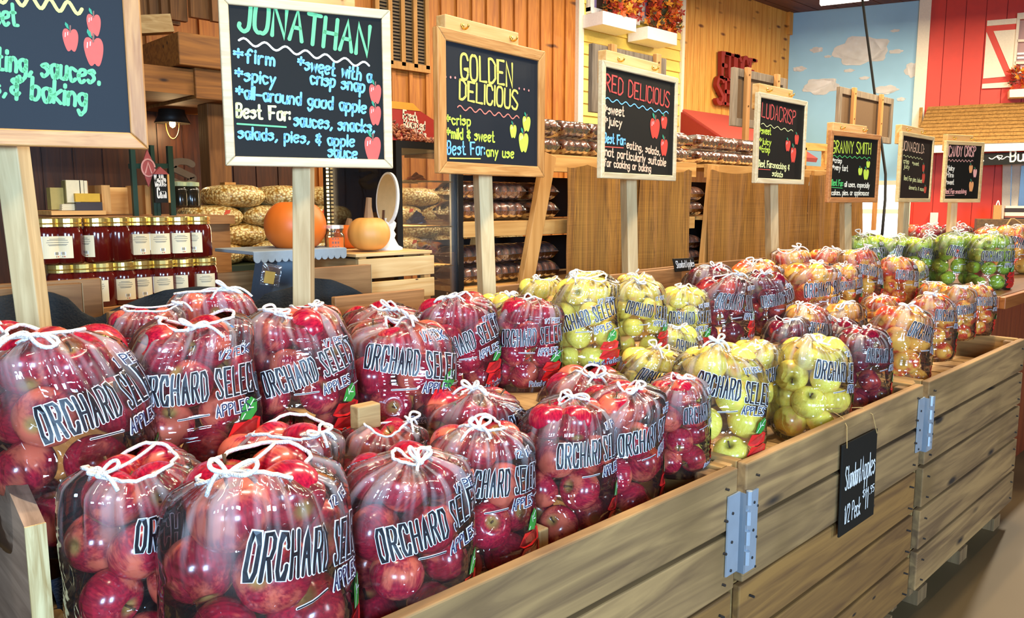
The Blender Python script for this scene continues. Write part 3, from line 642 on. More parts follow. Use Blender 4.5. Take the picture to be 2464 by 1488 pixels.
# false floors and risers inside the bins
FZ, BZ = .80, 1.035           # tops the front and back rows of bags stand on
slat = wood('deck_slat', '9a7444', 'c49c64', 'y', .6, .7, knots=.3)
navy = plain('navy_cloth', '1c2533', .9, bscale=220, bump=.5)
for k, (xa, xb) in enumerate(BX):
    dk_ = thing('slatted_deck', 'slatted false floor under the front apple bags in the ' + BNAME[k], 'deck', ((xa + xb) / 2, 1.1, FZ - .02), group='false floors in the bins')
    n = 7
    for i in range(n):
        x_ = xa + .08 + (xb - xa - .16) * i / n; MB().box((x_, BY0 + .035, FZ - .02), (x_ + (xb - xa - .16) / n - .012, 1.33, FZ)).build('slat', slat, dk_)
    rs = thing('riser_crate', 'slatted riser crate lifting the back apple bags in the ' + BNAME[k], 'crate', ((xa + xb) / 2, 1.65, .6), group='riser crates in the bins')
    MB().box((xa + .08, 1.36, BZ - .03), (xb - .08, 1.94, BZ)).build('top', slat, rs)
    for i in range(3): MB().box((xa + .08, 1.36, BZ - .035 - (i + 1) * .11), (xb - .08, 1.38, BZ - .045 - i * .11)).build('slat', bin_w, rs)
    for x_ in (xa + .08, xb - .12): MB().box((x_, 1.385, .4), (x_ + .04, 1.94, BZ - .03)).build('side', bin_y, rs)
# loose boards that show between the bags
def loose(name, lab, cat, p, q, w, t, mat, up=(0, 0, 1)): return tag(MB().beam(p, q, w, t, up).build(name, mat, bevel=.003), lab, cat)
p = onY(1402, 1285, 1.03); q = p + Vector((-.16, .02, -.02))
loose('loose_slat', 'short weathered slat lying inside the rim of the nearest bin', 'board', (p.x, 1.02, p.z), (p.x - .19, 1.015, p.z - .035), .03, .012, wood('grey_slat', '8e7658', 'b09a78', 'x'))
p = onY(1290, 1300, 1.1); loose('divider_post', 'sawn wooden post end standing between bags in the nearest bin', 'post', (p.x, 1.1, FZ), (p.x, 1.1, p.z + .03), .045, .03, wood('pale_end', 'b89058', 'd8b47c', 'z'), (1, 0, 0))
p = onY(872, 1003, 1.33); loose('divider_board', 'small board end between the red bags above the mid gap', 'board', (p.x - .02, 1.33, p.z), (p.x + .035, 1.33, p.z), .03, .05, wood('pale_end2', '9c7444', 'c09a62', 'x'))
p = onZ(1742, 1105, RIM - .015); loose('corner_slat', 'flat slat across the corner between the nearest and middle bins', 'board', (p.x - .09, 1.005, RIM - .02), (p.x + .1, 1.06, RIM - .02), .05, .02, slat)
p = onZ(2100, 925, RIM - .01); loose('corner_slat', 'flat slat across the corner between the middle and farthest bins', 'board', (3.0, 1.02, RIM - .012), (3.16, 1.10, RIM - .012), .07, .018, slat)
# weathered end board at the lower left and navy cloth beside it
p = onY(82, 1245, 1.33); xx, zt_ = p.x, p.z
eb = thing('end_board', 'weathered wooden end board at the lower left beside the bags', 'board', (xx, 1.33, FZ))
MB().prism([(xx - .014, 1.33, .5), (xx - .014, 1.33, zt_ - .012), (xx - .014, 1.42, zt_ + .028), (xx - .014, 1.95, zt_ + .02), (xx - .014, 1.95, .5)], (.028, 0, 0)).build('board', wood('weathered', '7a5c44', 'a8866a', 'y', .7, .8, stain='5f4836'), eb)
MB().box((xx - .0145, 1.326, .5), (xx + .0145, 1.33, zt_ - .012)).build('end_grain', wood('end_grain', 'b08c50', 'e8cf96', 'z', 2.0), eb)
b = MB(); n = 14
pts = [[(xx + .02 + .1 * j / 6 + .012 * math.sin(i * .8 + j), 1.36 + .006 * math.sin(i * 1.3 + j * 2), zt_ - .12 - i * .04) for j in range(7)] for i in range(n)]
vs = [p for r_ in pts for p in r_]; b.add(vs, [(i * 7 + j, i * 7 + j + 1, (i + 1) * 7 + j + 1, (i + 1) * 7 + j) for i in range(n - 1) for j in range(6)])
tag(b.build('navy_cloth', navy, smooth=True), 'dark navy cloth hanging in the gap beside the weathered end board', 'cloth')

# ================================================================== CHALKBOARD SIGNS
oak = wood('oak_frame_h', 'b5793c', 'd8a05e', 'x', 1.6, .45); oakv = wood('oak_frame_v', 'b07438', 'd49a58', 'z', 1.6, .45)
birch = wood('birch_frame', 'cdb68a', 'e2d0a8', 'x', 1.2, .45); pinef = wood('pine_frame', 'd6b070', 'ecd09a', 'x', 1.2, .5); brown_f = wood('brown_frame', 'a8683a', 'c88a52', 'x', 1.4, .5)
postm = wood('post_wood', 'bc9c6a', 'e0c490', 'z', .7, .6, knots=.25, kscale=(8, 2)); block = wood('block_wood', 'd49c56', 'e8bc7c', 'x', .7, .55)
brass = plain('brass', 'd8b050', .25, .9)
HS = .45
GR, BLU, WHT, PY, RDI, YG, YL, PCH, PNK, OR_, GN2 = '6fce8c', '7cc4f8', 'f6f0dc', 'f0f0a8', 'e05a4a', 'c8e04c', 'f4e060', 'f6c8a4', 'f4b4a8', 'f0a868', '58d070'
def sign(corn, frame_mat, fr_px, label, texts, lines, apples, dots=(), zt_=None, H_=HS, post=None, panel=None, yc=None, k0=1.0, who='', wpost=.05):
    (uL, tL, bL), (uR, tR, bR) = corn
    pL = dep(uL, (tL + bL) / 2, F * H_ / (bL - tL)); pR = dep(uR, (tR + bR) / 2, F * H_ / (bR - tR))
    if yc is not None:      # slide the board along its sight line until it hangs over the row of posts
        s = yc / ((pL.y + pR.y) / 2); pL = EYEV + (pL - EYEV) * s; pR = EYEV + (pR - EYEV) * s; H_ = H_ * s
    ex = pR - pL; ex.z = 0; Wd = ex.length; ex.normalize(); n = Vector((ex.y, -ex.x, 0)); zc = (pL.z + pR.z) / 2
    rz = math.atan2(ex.y, ex.x); org = Vector((pL.x, pL.y, zc - H_ / 2))
    fwid = fr_px / pxm((pL + pR) / 2)
    s = thing('chalkboard_sign', label, 'sign', org + ex * (Wd / 2), rz, group='chalkboard signs along the bins')
    def at(x, y, o=0.0): return org + ex * x + Vector((0, 0, y)) + n * o
    d = .022
    b = MB()
    for q in ([(0, 0), (Wd, 0), (Wd - fwid, fwid), (fwid, fwid)], [(0, H_), (fwid, H_ - fwid), (Wd - fwid, H_ - fwid), (Wd, H_)]): MB().prism([at(*a_, 0) for a_ in q], n * d).build('frame_rail', frame_mat, s, bevel=.003)
    pass
    for q in ([(0, 0), (fwid, fwid), (fwid, H_ - fwid), (0, H_)], [(Wd, 0), (Wd, H_), (Wd - fwid, H_ - fwid), (Wd - fwid, fwid)]): MB().prism([at(*a_, 0) for a_ in q], n * d).build('frame_stile', oakv if frame_mat == oak else frame_mat, s, bevel=.003)
    b = MB().prism([at(fwid * .9, fwid * .9, .004), at(Wd - fwid * .9, fwid * .9, .004), at(Wd - fwid * .9, H_ - fwid * .9, .004), at(fwid * .9, H_ - fwid * .9, .004)], n * .0115)
    pn = b.build('panel', panel or chalk, s)
    def px(u, v):
        q = onP(u, v, org + n * .0163, n) - org; return (q.dot(ex), q.z)
    def mp(x, y, k=0): return at(x, y, .0163 + .0006 * k)
    cols = []; b = MB()
    def ci(c):
        if c not in cols: cols.append(c)
        return cols.index(c)
    rr = random.Random(len(label))
    for txt, u0, v0, u1, v1, cap, c, *wt in texts:
        p0, p1 = px(u0, v0), px(u1, v1); cp = px(u0, v0 - cap)[1] - p0[1]
        ribbons(b, text_lines(txt, p0, p1, cp, jit=.025, rnd=rr), cp * (wt[0] * 1.3 if wt else .19), mp, ci(c))
    for kind, u0, v0, u1, v1, amp, c, w in lines:
        p0, p1 = Vector(px(u0, v0)), Vector(px(u1, v1)); k = 60 if kind else 2; e = (p1 - p0); a_ = amp / pxm(org)
        ribbons(b, [[tuple(p0 + e * (i / (k - 1)) + Vector((0, a_ * math.sin(i / (k - 1) * kind * 2 * math.pi) if kind else 0))) for i in range(k)]], w / pxm(org), mp, ci(c))
    for u, v, r_, c in dots:
        p0 = px(u, v); k = r_ / pxm(org); b.add([mp(p0[0] + math.cos(a_) * k, p0[1] + math.sin(a_) * k, 1) for a_ in [i * math.pi / 5 for i in range(10)]], [tuple(range(10))], ci(c))
    b.build('lettering', [ink(c) for c in cols], s).parent = pn
    for u, v, w, h, c in apples:
        b = MB(); p0 = px(u, v); w_, h_ = abs(px(u + w / 2, v)[0] - px(u - w / 2, v)[0]), px(u, v - h / 2)[1] - px(u, v + h / 2)[1]
        drawn_apple(b, p0, w_, h_, mp, 0, 1, 2, 3 if h > 25 else None)
        b.build('drawn_apple', [ink(c), ink('2e9a72'), ink('8a5a48'), ink('ffd8d0')], s).parent = pn
    if post:
        ub, vb, w2, *ptop = post
        pc = org + ex * (Wd * .5) - n * .055; pb = onP(ub, vb, pc, n)
        ps = thing('sign_post', 'pale square wooden post carrying the ' + who + ' board', 'post', (pb.x, pb.y, .6), rz, group='posts of the chalkboard signs')
        top = Vector((pc.x, pc.y, zc + H_ / 2 - .02)); bot = Vector((pb.x, pb.y, .62))
        if ptop: t0_ = onP(ptop[0], ptop[1], pc, n); top = t0_ + (t0_ - pb) * ((top.z - t0_.z) / (t0_.z - pb.z))

        e = (top - Vector(pb)); lowp = Vector(pb) + (Vector(pb) - top) * ((pb.z - .7) / max(.2, (top.z - pb.z)))
        pr_ = Matrix.Rotation(R(-24), 3, 'Z') @ n; MB().beam(lowp, top, wpost, wpost, up=tuple(pr_)).build('post', postm, ps, bevel=.003)
        cw = Wd * .6; zt2 = zc + H_ / 2 + (zt_ or .05)
        b = MB().prism([at(Wd * .13, zt2 - zc + H_ / 2 - .12, -.012), at(Wd * .8, zt2 - zc + H_ / 2 - .12, -.012), at(Wd * .8, zt2 - zc + H_ / 2, -.012), at(Wd * .13, zt2 - zc + H_ / 2, -.012)], n * -.04); b.build('crosspiece', block, ps, bevel=.003)
        for f_ in (.27, .72):
            hz = H_ + (zt_ or .05) * .55; c0 = at(Wd * f_, hz, -.012); b = MB()
            b.tube([c0 + n * (.02 * (1 - math.cos(a_))) * .7 + Vector((0, 0, -.012 * math.sin(a_))) + ex * .0 for a_ in [i * .35 for i in range(10)]], .0035, 8); b.tube([c0, c0 - n * -.004], .007, 10)
            b.build('cup_hook', brass, ps, smooth=True)
    return s, at
sign([(-175, -250, 340), (341, -175, 358)], oak, 40, 'large oak-framed blue-black chalkboard cut off at the left, three red apples', [
    ('*sweet', -88, 52, 43, 62, 52, GR, .12), ('ting, sauces.', -8, 166, 238, 203, 52, GR, .13), ('& baking', 28, 232, 206, 258, 52, GR, .13), ('pies,', -80, 224, 14, 230, 46, GR, .13)],
    [(5, -30, -12, 197, 22, 13, 'f0f07c', 8)], [(226, 60, 34, 52, RDI), (170, 96, 38, 54, RDI), (226, 124, 47, 68, RDI)], H_=.55, panel=chalkb, yc=1.9, who='leftmost', wpost=.05, post=(88, 820, 1, 27, 345))
sign([(532, -8, 392), (938, 40, 408)], birch, 22, 'cream-framed chalkboard with big green heading and blue handwriting', [
    ('JONATHAN', 575, 70, 884, 132, 76, GR, .1), ('*firm', 563, 146, 660, 158, 32, BLU), ('*spicy', 566, 192, 662, 204, 30, BLU), ('*all-around good apple', 568, 234, 880, 272, 30, BLU),
    ('Best For:', 570, 282, 697, 290, 32, PY), ('sauces, snacks,', 708, 302, 900, 320, 30, BLU), ('salads, pies, & apple', 574, 332, 852, 353, 28, BLU), ('sauce', 790, 377, 858, 383, 28, BLU),
    ('*sweet with a', 716, 164, 892, 198, 30, BLU), ('crisp snap', 747, 200, 876, 222, 30, BLU)],
    [(6.5, 575, 97, 888, 158, 7, WHT, 5), (0, 571, 298, 688, 306, 0, GR, 4)], [(903, 226, 29, 46, RDI), (903, 278, 28, 46, RDI), (897, 358, 39, 58, RDI)], post=(731, 735, 1), yc=1.95, who='green-headed cream', zt_=.06)
sign([(1042, 73, 418), (1300, 128, 423)], oak, 27, 'oak-framed chalkboard with a two-line yellow heading', [
    ('GOLDEN', 1110, 190, 1233, 208, 60, YL, .085), ('DELICIOUS', 1106, 238, 1245, 264, 47, YL, .1), ('*crisp', 1073, 298, 1132, 302, 24, YG), ('*mild & sweet', 1074, 331, 1190, 342, 25, YG),
    ('Best For:', 1077, 371, 1166, 373, 31, BLU, .11), ('any use', 1171, 375, 1236, 380, 23, YG)],
    [(6.5, 1101, 258, 1249, 284, 5, 'e8806c', 3), (0, 1082, 381, 1156, 382, 0, YL, 3)], [(1267, 298, 19, 36, YG), (1235, 316, 16, 32, YG), (1260, 343, 23, 46, YG)],
    dots=[(1072, 185, 3, 'f09084'), (1084, 186, 3, 'f09084'), (1095, 187, 3, 'f09084'), (1249, 213, 3, 'f09084'), (1261, 215, 3, 'f09084'), (1272, 218, 3, 'f09084')], post=(1172, 720, 1), panel=chalkb, yc=1.95, who='yellow-headed oak')
sign([(1437, 147, 425), (1619, 195, 437)], birch, 14, 'cream-framed chalkboard with red heading, blue wavy line and peach handwriting', [
    ('RED DELICIOUS', 1457, 218, 1610, 258, 40, 'd84a42', .09), ('*sweet', 1454, 272, 1502, 280, 22, PCH), ('*juicy', 1454, 299, 1496, 305, 20, PCH), ('Best For:', 1454, 343, 1504, 349, 23, BLU),
    ('eating, salads,', 1508, 356, 1588, 374, 18, PCH), ('not particularly suitable', 1456, 374, 1602, 400, 20, PCH), ('for cooking or baking', 1454, 399, 1566, 414, 18, PCH)],
    [(7.5, 1457, 238, 1608, 273, 4, BLU, 2.6), (0, 1453, 353, 1500, 356, 0, RDI, 2.4)], [(1576, 309, 23, 48, 'dc4030'), (1598, 295, 15, 30, 'dc4030'), (1598, 355, 17, 40, 'dc4030')], post=(1516, 660, 1), yc=1.96, who='peach-lettered')
sign([(1812, 222, 437), (1930, 250, 446)], birch, 12, 'narrow cream-framed chalkboard with red heading and yellow-green list', [
    ('LUDACRISP', 1833, 281, 1913, 300, 34, 'd0504a', .08), ('*sweet', 1827, 321, 1855, 324, 16, YG), ('*juicy', 1827, 345, 1855, 350, 15, YG), ('*crisp', 1827, 365, 1852, 368, 15, YG),
    ('Best For:', 1825, 401, 1858, 404, 16, PY), ('snacking &', 1860, 404, 1899, 409, 14, PY), ('salads', 1858, 423, 1883, 427, 13, PY)],
    [(4.5, 1832, 299, 1908, 316, 3, PY, 1.6), (0, 1825, 407, 1854, 409, 0, RDI, 1.6)], [(1896, 351, 12, 26, 'dc4838'), (1917, 336, 10, 24, 'dc4838'), (1909, 373, 13, 36, 'dc4838')], post=(1858, 630, 1), yc=1.97, who='narrow red-headed')
sign([(1988, 318, 490), (2108, 325, 484)], brown_f, 12, 'brown-framed chalkboard with yellow-green heading and drawn green apples', [
    ('GRANNY SMITH', 2003, 367, 2095, 371, 28, YG, .09), ('*crisp', 2003, 391, 2025, 393, 12, WHT), ('*very tart', 2003, 408, 2040, 412, 13, WHT), ('Best For:', 2001, 446, 2028, 448, 14, GN2),
    ('all uses, especially', 2032, 449, 2092, 452, 12, WHT), ('cakes, pies, or applesauce', 2001, 469, 2090, 470, 12, WHT)],
    [(7.5, 2005, 376, 2094, 381, 2.4, GN2, 1.4), (0, 2001, 451, 2027, 453, 0, GN2, 1.4)], [(2070, 413, 10, 18, YG), (2089, 396, 9, 16, YG), (2084, 420, 13, 25, YG)], post=(2035, 590, 1), yc=2.0, who='brown-framed')
sign([(2158, 317, 485), (2236, 333, 487)], pinef, 9, 'slim pine-framed chalkboard turned edgeways, second from the far end of the row', [
    ('JONAGOLD:', 2171, 360, 2223, 370, 22, PCH, .09), ('crisp', 2174, 392, 2187, 394, 11, PY), ('juicy', 2175, 404, 2188, 407, 10, PY), ('*sweet', 2195, 397, 2211, 399, 9, PY),
    ('Best For: pies, baked', 2175, 433, 2218, 440, 10, PY), ('desserts, & sauce', 2187, 455, 2224, 460, 9, PY)],
    [(6, 2174, 375, 2220, 383, 2, PY, 1.2)], [(2222, 405, 6, 18, 'e04a34'), (2222, 429, 7, 23, 'e04a34'), (2226, 457, 6, 16, 'e04a34')], post=(2172, 560, 1), yc=1.95, who='edgeways pine')
sign([(2266, 343, 490), (2358, 342, 484)], pinef, 9, 'pine-framed chalkboard with pale pink heading at the far end of the row', [
    ('CANDY CRISP', 2283, 376, 2347, 376, 24, PNK, .09), ('*juicy', 2277, 409, 2296, 411, 12, WHT), ('*firm', 2276, 426, 2294, 427, 11, WHT), ('*sweet', 2275, 443, 2295, 444, 11, WHT),
    ('Best For:', 2274, 466, 2296, 466, 11, PNK), ('snacking', 2299, 466, 2325, 465, 10, PNK)],
    [(7.5, 2282, 386, 2341, 388, 2.4, PNK, 1.3), (0, 2274, 471, 2296, 470, 0, PNK, 1.2)], [(2336, 407, 9, 19, OR_), (2346, 417, 9, 20, PNK), (2337, 449, 11, 24, OR_)], post=(2288, 560, 1), yc=1.95, who='farthest pink-headed')

# ---- slate price tags
twine = plain('twine', 'b89458', .8)
def slate(lab, cn, texts, rz_n, string=None):
    s = thing('price_slate', lab, 'price tag', cn[3])
    n = (Vector(cn[1]) - Vector(cn[0])).cross(Vector(cn[3]) - Vector(cn[0])).normalized()
    if n.dot(EYEV - Vector(cn[0])) < 0: n = -n
    MB().prism(cn, n * -.006).build('slate', chalk, s, bevel=.0015)
    o = Vector(cn[3]); ex = (Vector(cn[2]) - o); w = ex.length; ex.normalize(); ey = (Vector(cn[0]) - o); h = ey.length; ey.normalize()
    def mp(x, y, k=0): return o + ex * x + ey * y + n * .0012
    b = MB()
    for t, x0_, y0_, x1_, y1_, cap, wt in texts: ribbons(b, text_lines(t, (x0_ * w, y0_ * h), (x1_ * w, y1_ * h), cap * h), wt * h, mp)
    b.build('lettering', ink('f2f0ea'), s)
    if string:
        MB().tube(string, .0013, 6).build('string', twine, s)
yS = BY0 - .012
A_ = [onY(u, v, yS) for u, v in ((2016, 1078), (2103, 1037), (2108, 1231), (2028, 1287))]
xl_, xr_ = (A_[0].x + A_[3].x) / 2, (A_[1].x + A_[2].x) / 2; zt_, zb_ = (A_[0].z + A_[1].z) / 2, (A_[2].z + A_[3].z) / 2
slate('black price slate hung by twine on the middle bin front', [Vector((xl_, yS, zt_)), Vector((xr_, yS, zt_)), Vector((xr_, yS - .004, zb_)), Vector((xl_, yS - .004, zb_))],
      [('Standard', .10, .50, .52, .50, .24, .017), ('Apples', .56, .50, .95, .50, .26, .017), ('1/2 Peck', .12, .12, .56, .12, .2, .015), ('$', .62, .29, .68, .29, .09, .011), ('11', .70, .14, .78, .14, .24, .016), ('.95', .82, .28, .96, .28, .09, .011)], 0,
      [(xl_ + .02, yS - .004, zt_ - .012), (xl_ + .035, BY0 - .006, RIM - .02), (xl_ + .04, BY0 + .01, RIM + .004), (xl_ + .05, BY0 + .06, RIM + .02), (xr_ - .06, BY0 + .02, RIM + .004), (xr_ - .03, BY0 - .005, RIM - .02), (xr_ - .015, yS - .004, zt_ - .012)])
pc_ = [onY(u, v, 1.99) for u, v in ((1620, 623), (1669, 621), (1675, 650), (1626, 655))]
slate('small black tag reading Standard Apples clipped behind the yellow bags', pc_, [('Standard', .08, .3, .52, .3, .5, .05), ('Apples', .56, .3, .94, .3, .5, .05)], 0)
# ================================================================== APPLES AND BAGS
VAR = {
 'red': apple_mat('apple_red', 'c01a34', '8c0c2a', 'de6a4e', .5, 'b08848'),
 'yellow': apple_mat('apple_yellow', 'fae46a', 'efd650', 'f6b468', .3, '9a8a30'),
 'dark red': apple_mat('apple_dark_red', '86102a', '560a20', 'b8382e', .45, '8a6a30'),
 'orange red': apple_mat('apple_orange', 'e4502c', 'c22e22', 'f4b44a', .78, 'b88a34'),
 'green': apple_mat('apple_green', 'b2cc44', '8aae2a', 'dcd860', .45, '6a7a20')}
stem_m = plain('apple_stem', '5a3c1c', .7)
def apple_geo(nu=22, nv=15):
    vs = []; fs = []
    for i in range(nv + 1):
        p = math.pi * i / nv; s_, c_ = math.sin(p), math.cos(p)
        for j in range(nu):
            t = 2 * math.pi * j / nu; rr = s_ * (1 + .05 * c_) * (1 + .02 * math.cos(5 * t) * (1 - c_) / 2)
            z = .9 * c_ - .36 * math.exp(-(s_ / .24) ** 2) * (1 if c_ > 0 else 0) + .2 * math.exp(-(s_ / .2) ** 2) * (1 if c_ < 0 else 0)
            vs.append((rr * math.cos(t), rr * math.sin(t), z))
    for i in range(nv):
        for j in range(nu): fs.append((i * nu + j, (i + 1) * nu + j, (i + 1) * nu + (j + 1) % nu, i * nu + (j + 1) % nu))
    return np.array(vs), fs
AV, AF = apple_geo(); AV2, AF2 = apple_geo(14, 10)
AMESH = {}
for k_, m_ in VAR.items():
    me = bpy.data.meshes.new('apple'); me.from_pydata(AV.tolist(), [], AF); me.materials.append(m_); me.polygons.foreach_set('use_smooth', [True] * len(AF))
    a_ = me.attributes.new('lp', 'FLOAT_VECTOR', 'POINT'); a_.data.foreach_set('vector', AV.ravel()); me.update(); AMESH[k_] = me
sm_ = MB().tube([(0, 0, .5), (.02, 0, .75), (.07, .02, 1.0)], [.045, .035, .055], 6).build('stem', stem_m, smooth=True)
STEM = sm_.data; bpy.data.objects.remove(sm_)
filmm = film('bag_film', veil=.015, gloss=.0, rough=.05, crinkle=1.0, scale=6)
cordm = plain('white_cord', 'f2ece4', .7, bscale=300, bump=.6)
prb, prw, prg, prr, prn = plain('print_black', '1c1a20', .4), plain('print_white', 'f4f2f6', .4), plain('print_green', '2e8a34', .4), plain('print_red', 'd81c1c', .4), plain('print_navy', '20284a', .4)
APPLES = []        # (pixel size, bag order, matrix, variety, bag label, radius)
ORD = ['first', 'second', 'third', 'fourth', 'fifth', 'sixth', 'seventh', 'eighth', 'ninth', 'tenth']
FZB, BZB = FZ, BZ; CZ = 1.055
BAGS = [  # place, row, u0, u1, v_top, Y, variety, base height, turn, mouth, lean
 ('nearest bin', 'front row', 392, 848, 1108, 1.09, 'red', FZB, 26, .50, 0), ('nearest bin', 'front row', 790, 1132, 1092, 1.09, 'red', FZB, 4, .22, 2), ('nearest bin', 'front row', 1010, 1290, 1022, 1.15, 'red', FZB, -6, .34, 3),
 ('nearest bin', 'front row', 1235, 1482, 968, 1.14, 'red', FZB, 2, .2, 2), ('nearest bin', 'front row', 1372, 1606, 928, 1.13, 'red', FZB, 6, .2, 0), ('nearest bin', 'front row', 1555, 1712, 905, 1.10, 'red', FZB, 12, .2, 0),
 ('nearest bin', 'second row', 160, 515, 1098, 1.27, 'red', FZB, 34, .5, 0), ('nearest bin', 'second row', 510, 818, 1034, 1.34, 'red', FZB, -20, .55, 0), ('nearest bin', 'second row', 795, 1025, 1022, 1.33, 'red', FZB, 0, .42, 3),
 ('nearest bin', 'second row', 985, 1258, 940, 1.36, 'red', FZB + .05, 5, .2, 0), ('nearest bin', 'second row', 1298, 1528, 890, 1.33, 'red', FZB + .03, -10, .3, 0),
 ('nearest bin', 'raised third row', -210, 72, 782, 1.62, 'red', BZB, 0, .3, 0), ('nearest bin', 'raised third row', -20, 352, 800, 1.47, 'red', BZB - .1, 27, .42, 5), ('nearest bin', 'raised third row', 312, 616, 772, 1.5, 'red', BZB, -6, .5, 3),
 ('nearest bin', 'raised third row', 592, 850, 748, 1.5, 'red', BZB, -8, .5, 4), ('nearest bin', 'raised third row', 825, 1092, 776, 1.5, 'red', BZB, -16, .18, 4), ('nearest bin', 'raised third row', 1000, 1205, 712, 1.62, 'red', BZB, -10, .3, 0),
 ('nearest bin', 'raised third row', 1170, 1346, 718, 1.55, 'red', BZB, -26, .2, 0),
 ('nearest bin', 'back row', 258, 430, 745, 1.8, 'red', BZB, 0, .55, 5), ('nearest bin', 'back row', 405, 628, 708, 1.82, 'red', BZB, -30, .62, 12), ('nearest bin', 'back row', 665, 842, 736, 1.82, 'red', BZB, 0, .3, 0),
 ('nearest bin', 'back row', 815, 1022, 736, 1.82, 'red', BZB, 0, .25, 0),
 ('middle bin', 'front row', 1625, 1845, 832, 1.10, 'yellow', FZB + .015, -26, .2, 2), ('middle bin', 'front row', 1862, 2055, 812, 1.10, 'yellow', FZB + .015, -4, .2, 0), ('middle bin', 'front row', 2008, 2152, 788, 1.10, 'dark red', FZB + .015, -6, .25, 0),
 ('middle bin', 'second row', 1745, 1888, 822, 1.25, 'yellow', FZB, 10, .2, 0), ('middle bin', 'second row', 1475, 1645, 838, 1.34, 'yellow', FZB + .03, -20, .2, 0), ('middle bin', 'second row', 1572, 1706, 788, 1.42, 'yellow', FZB + .03, 0, .45, 8),
 ('middle bin', 'second row', 1840, 1965, 768, 1.37, 'dark red', FZB + .03, 0, .45, 8), ('middle bin', 'second row', 1950, 2078, 768, 1.3, 'dark red', FZB, 10, .25, 0),
 ('middle bin', 'raised third row', 1334, 1497, 672, 1.52, 'yellow', BZB, -34, .42, 6), ('middle bin', 'raised third row', 1476, 1606, 672, 1.5, 'yellow', BZB, -24, .2, 0), ('middle bin', 'raised third row', 1585, 1710, 692, 1.47, 'yellow', BZB, -28, .2, 0),
 ('middle bin', 'raised third row', 1662, 1818, 668, 1.5, 'dark red', BZB, -10, .4, 8), ('middle bin', 'raised third row', 1790, 1912, 655, 1.52, 'dark red', BZB, -12, .3, 0),
 ('middle bin', 'back row', 1165, 1245, 708, 1.78, 'yellow', BZB, 0, .3, 0), ('middle bin', 'back row', 1243, 1350, 672, 1.8, 'yellow', BZB, 0, .4, 6), ('middle bin', 'back row', 1355, 1482, 655, 1.82, 'yellow', BZB, 0, .5, 0),
 ('middle bin', 'back row', 1470, 1580, 662, 1.82, 'yellow', BZB, 0, .3, 0), ('middle bin', 'back row', 1645, 1775, 642, 1.82, 'dark red', BZB, 0, .4, 6),
 ('farthest bin', 'front row', 2086, 2246, 740, 1.12, 'orange red', FZB + .02, -4, .25, 2), ('farthest bin', 'front row', 2190, 2306, 710, 1.12, 'orange red', FZB + .02, -8, .35, 4), ('farthest bin', 'front row', 2262, 2348, 690, 1.14, 'orange red', FZB + .02, -8, .35, 4),
 ('farthest bin', 'front row', 2318, 2384, 686, 1.16, 'orange red', FZB + .02, -14, .25, 0),
 ('farthest bin', 'second row', 1878, 2004, 736, 1.37, 'orange red', FZB + .03, 0, .3, 0), ('farthest bin', 'second row', 1965, 2098, 727, 1.37, 'orange red', FZB + .03, 0, .45, 6), ('farthest bin', 'second row', 2075, 2180, 712, 1.37, 'orange red', FZB + .03, 0, .3, 0),
 ('farthest bin', 'second row', 2210, 2296, 682, 1.37, 'orange red', FZB + .03, 0, .4, 4),
 ('farthest bin', 'raised third row', 1874, 2016, 636, 1.52, 'orange red', BZB, -10, .2, 0), ('farthest bin', 'raised third row', 1985, 2072, 638, 1.58, 'orange red', BZB, -16, .3, 0), ('farthest bin', 'raised third row', 2026, 2130, 603, 1.55, 'orange red', BZB, -14, .5, 10),
 ('farthest bin', 'raised third row', 2112, 2208, 620, 1.53, 'orange red', BZB, -16, .3, 0), ('farthest bin', 'raised third row', 2165, 2226, 628, 1.62, 'yellow', BZB, -16, .3, 0),
 ('farthest bin', 'back row', 1748, 1888, 630, 1.82, 'orange red', BZB, 0, .25, 0), ('farthest bin', 'back row', 1862, 1968, 603, 1.85, 'orange red', BZB, 0, .45, 5), ('farthest bin', 'back row', 1935, 2036, 600, 1.82, 'orange red', BZB, 0, .35, 0),
 ('dark-topped counter', 'edge row', 2032, 2138, 566, 2.02, 'green', CZ, -30, .2, 0), ('dark-topped counter', 'edge row', 2112, 2222, 568, 1.86, 'green', CZ, -26, .2, 0), ('dark-topped counter', 'edge row', 2178, 2278, 572, 1.7, 'green', CZ, -30, .2, 0),
 ('dark-topped counter', 'edge row', 2252, 2362, 560, 1.52, 'green', CZ, -34, .2, 0), ('dark-topped counter', 'edge row', 2336, 2438, 562, 1.33, 'green', CZ, -36, .2, 0),
 ('dark-topped counter', 'inner row', 2178, 2268, 544, 2.3, 'red', CZ, 0, .3, 0), ('dark-topped counter', 'inner row', 2256, 2340, 541, 2.1, 'red', CZ, 0, .3, 0), ('dark-topped counter', 'inner row', 2338, 2424, 548, 1.72, 'orange red', CZ, 10, .3, 0), ('dark-topped counter', 'inner row', 2388, 2492, 545, 1.52, 'orange red', CZ, -30, .3, 0)]
def smooth01(x, a, b): t = np.clip((x - a) / (b - a), 0, 1); return t * t * (3 - 2 * t)
groups_of = {}
for i, bgd in enumerate(BAGS): groups_of.setdefault((bgd[0], bgd[1]), []).append(i)
for k_ in groups_of: groups_of[k_].sort(key=lambda i: BAGS[i][2] + BAGS[i][3])
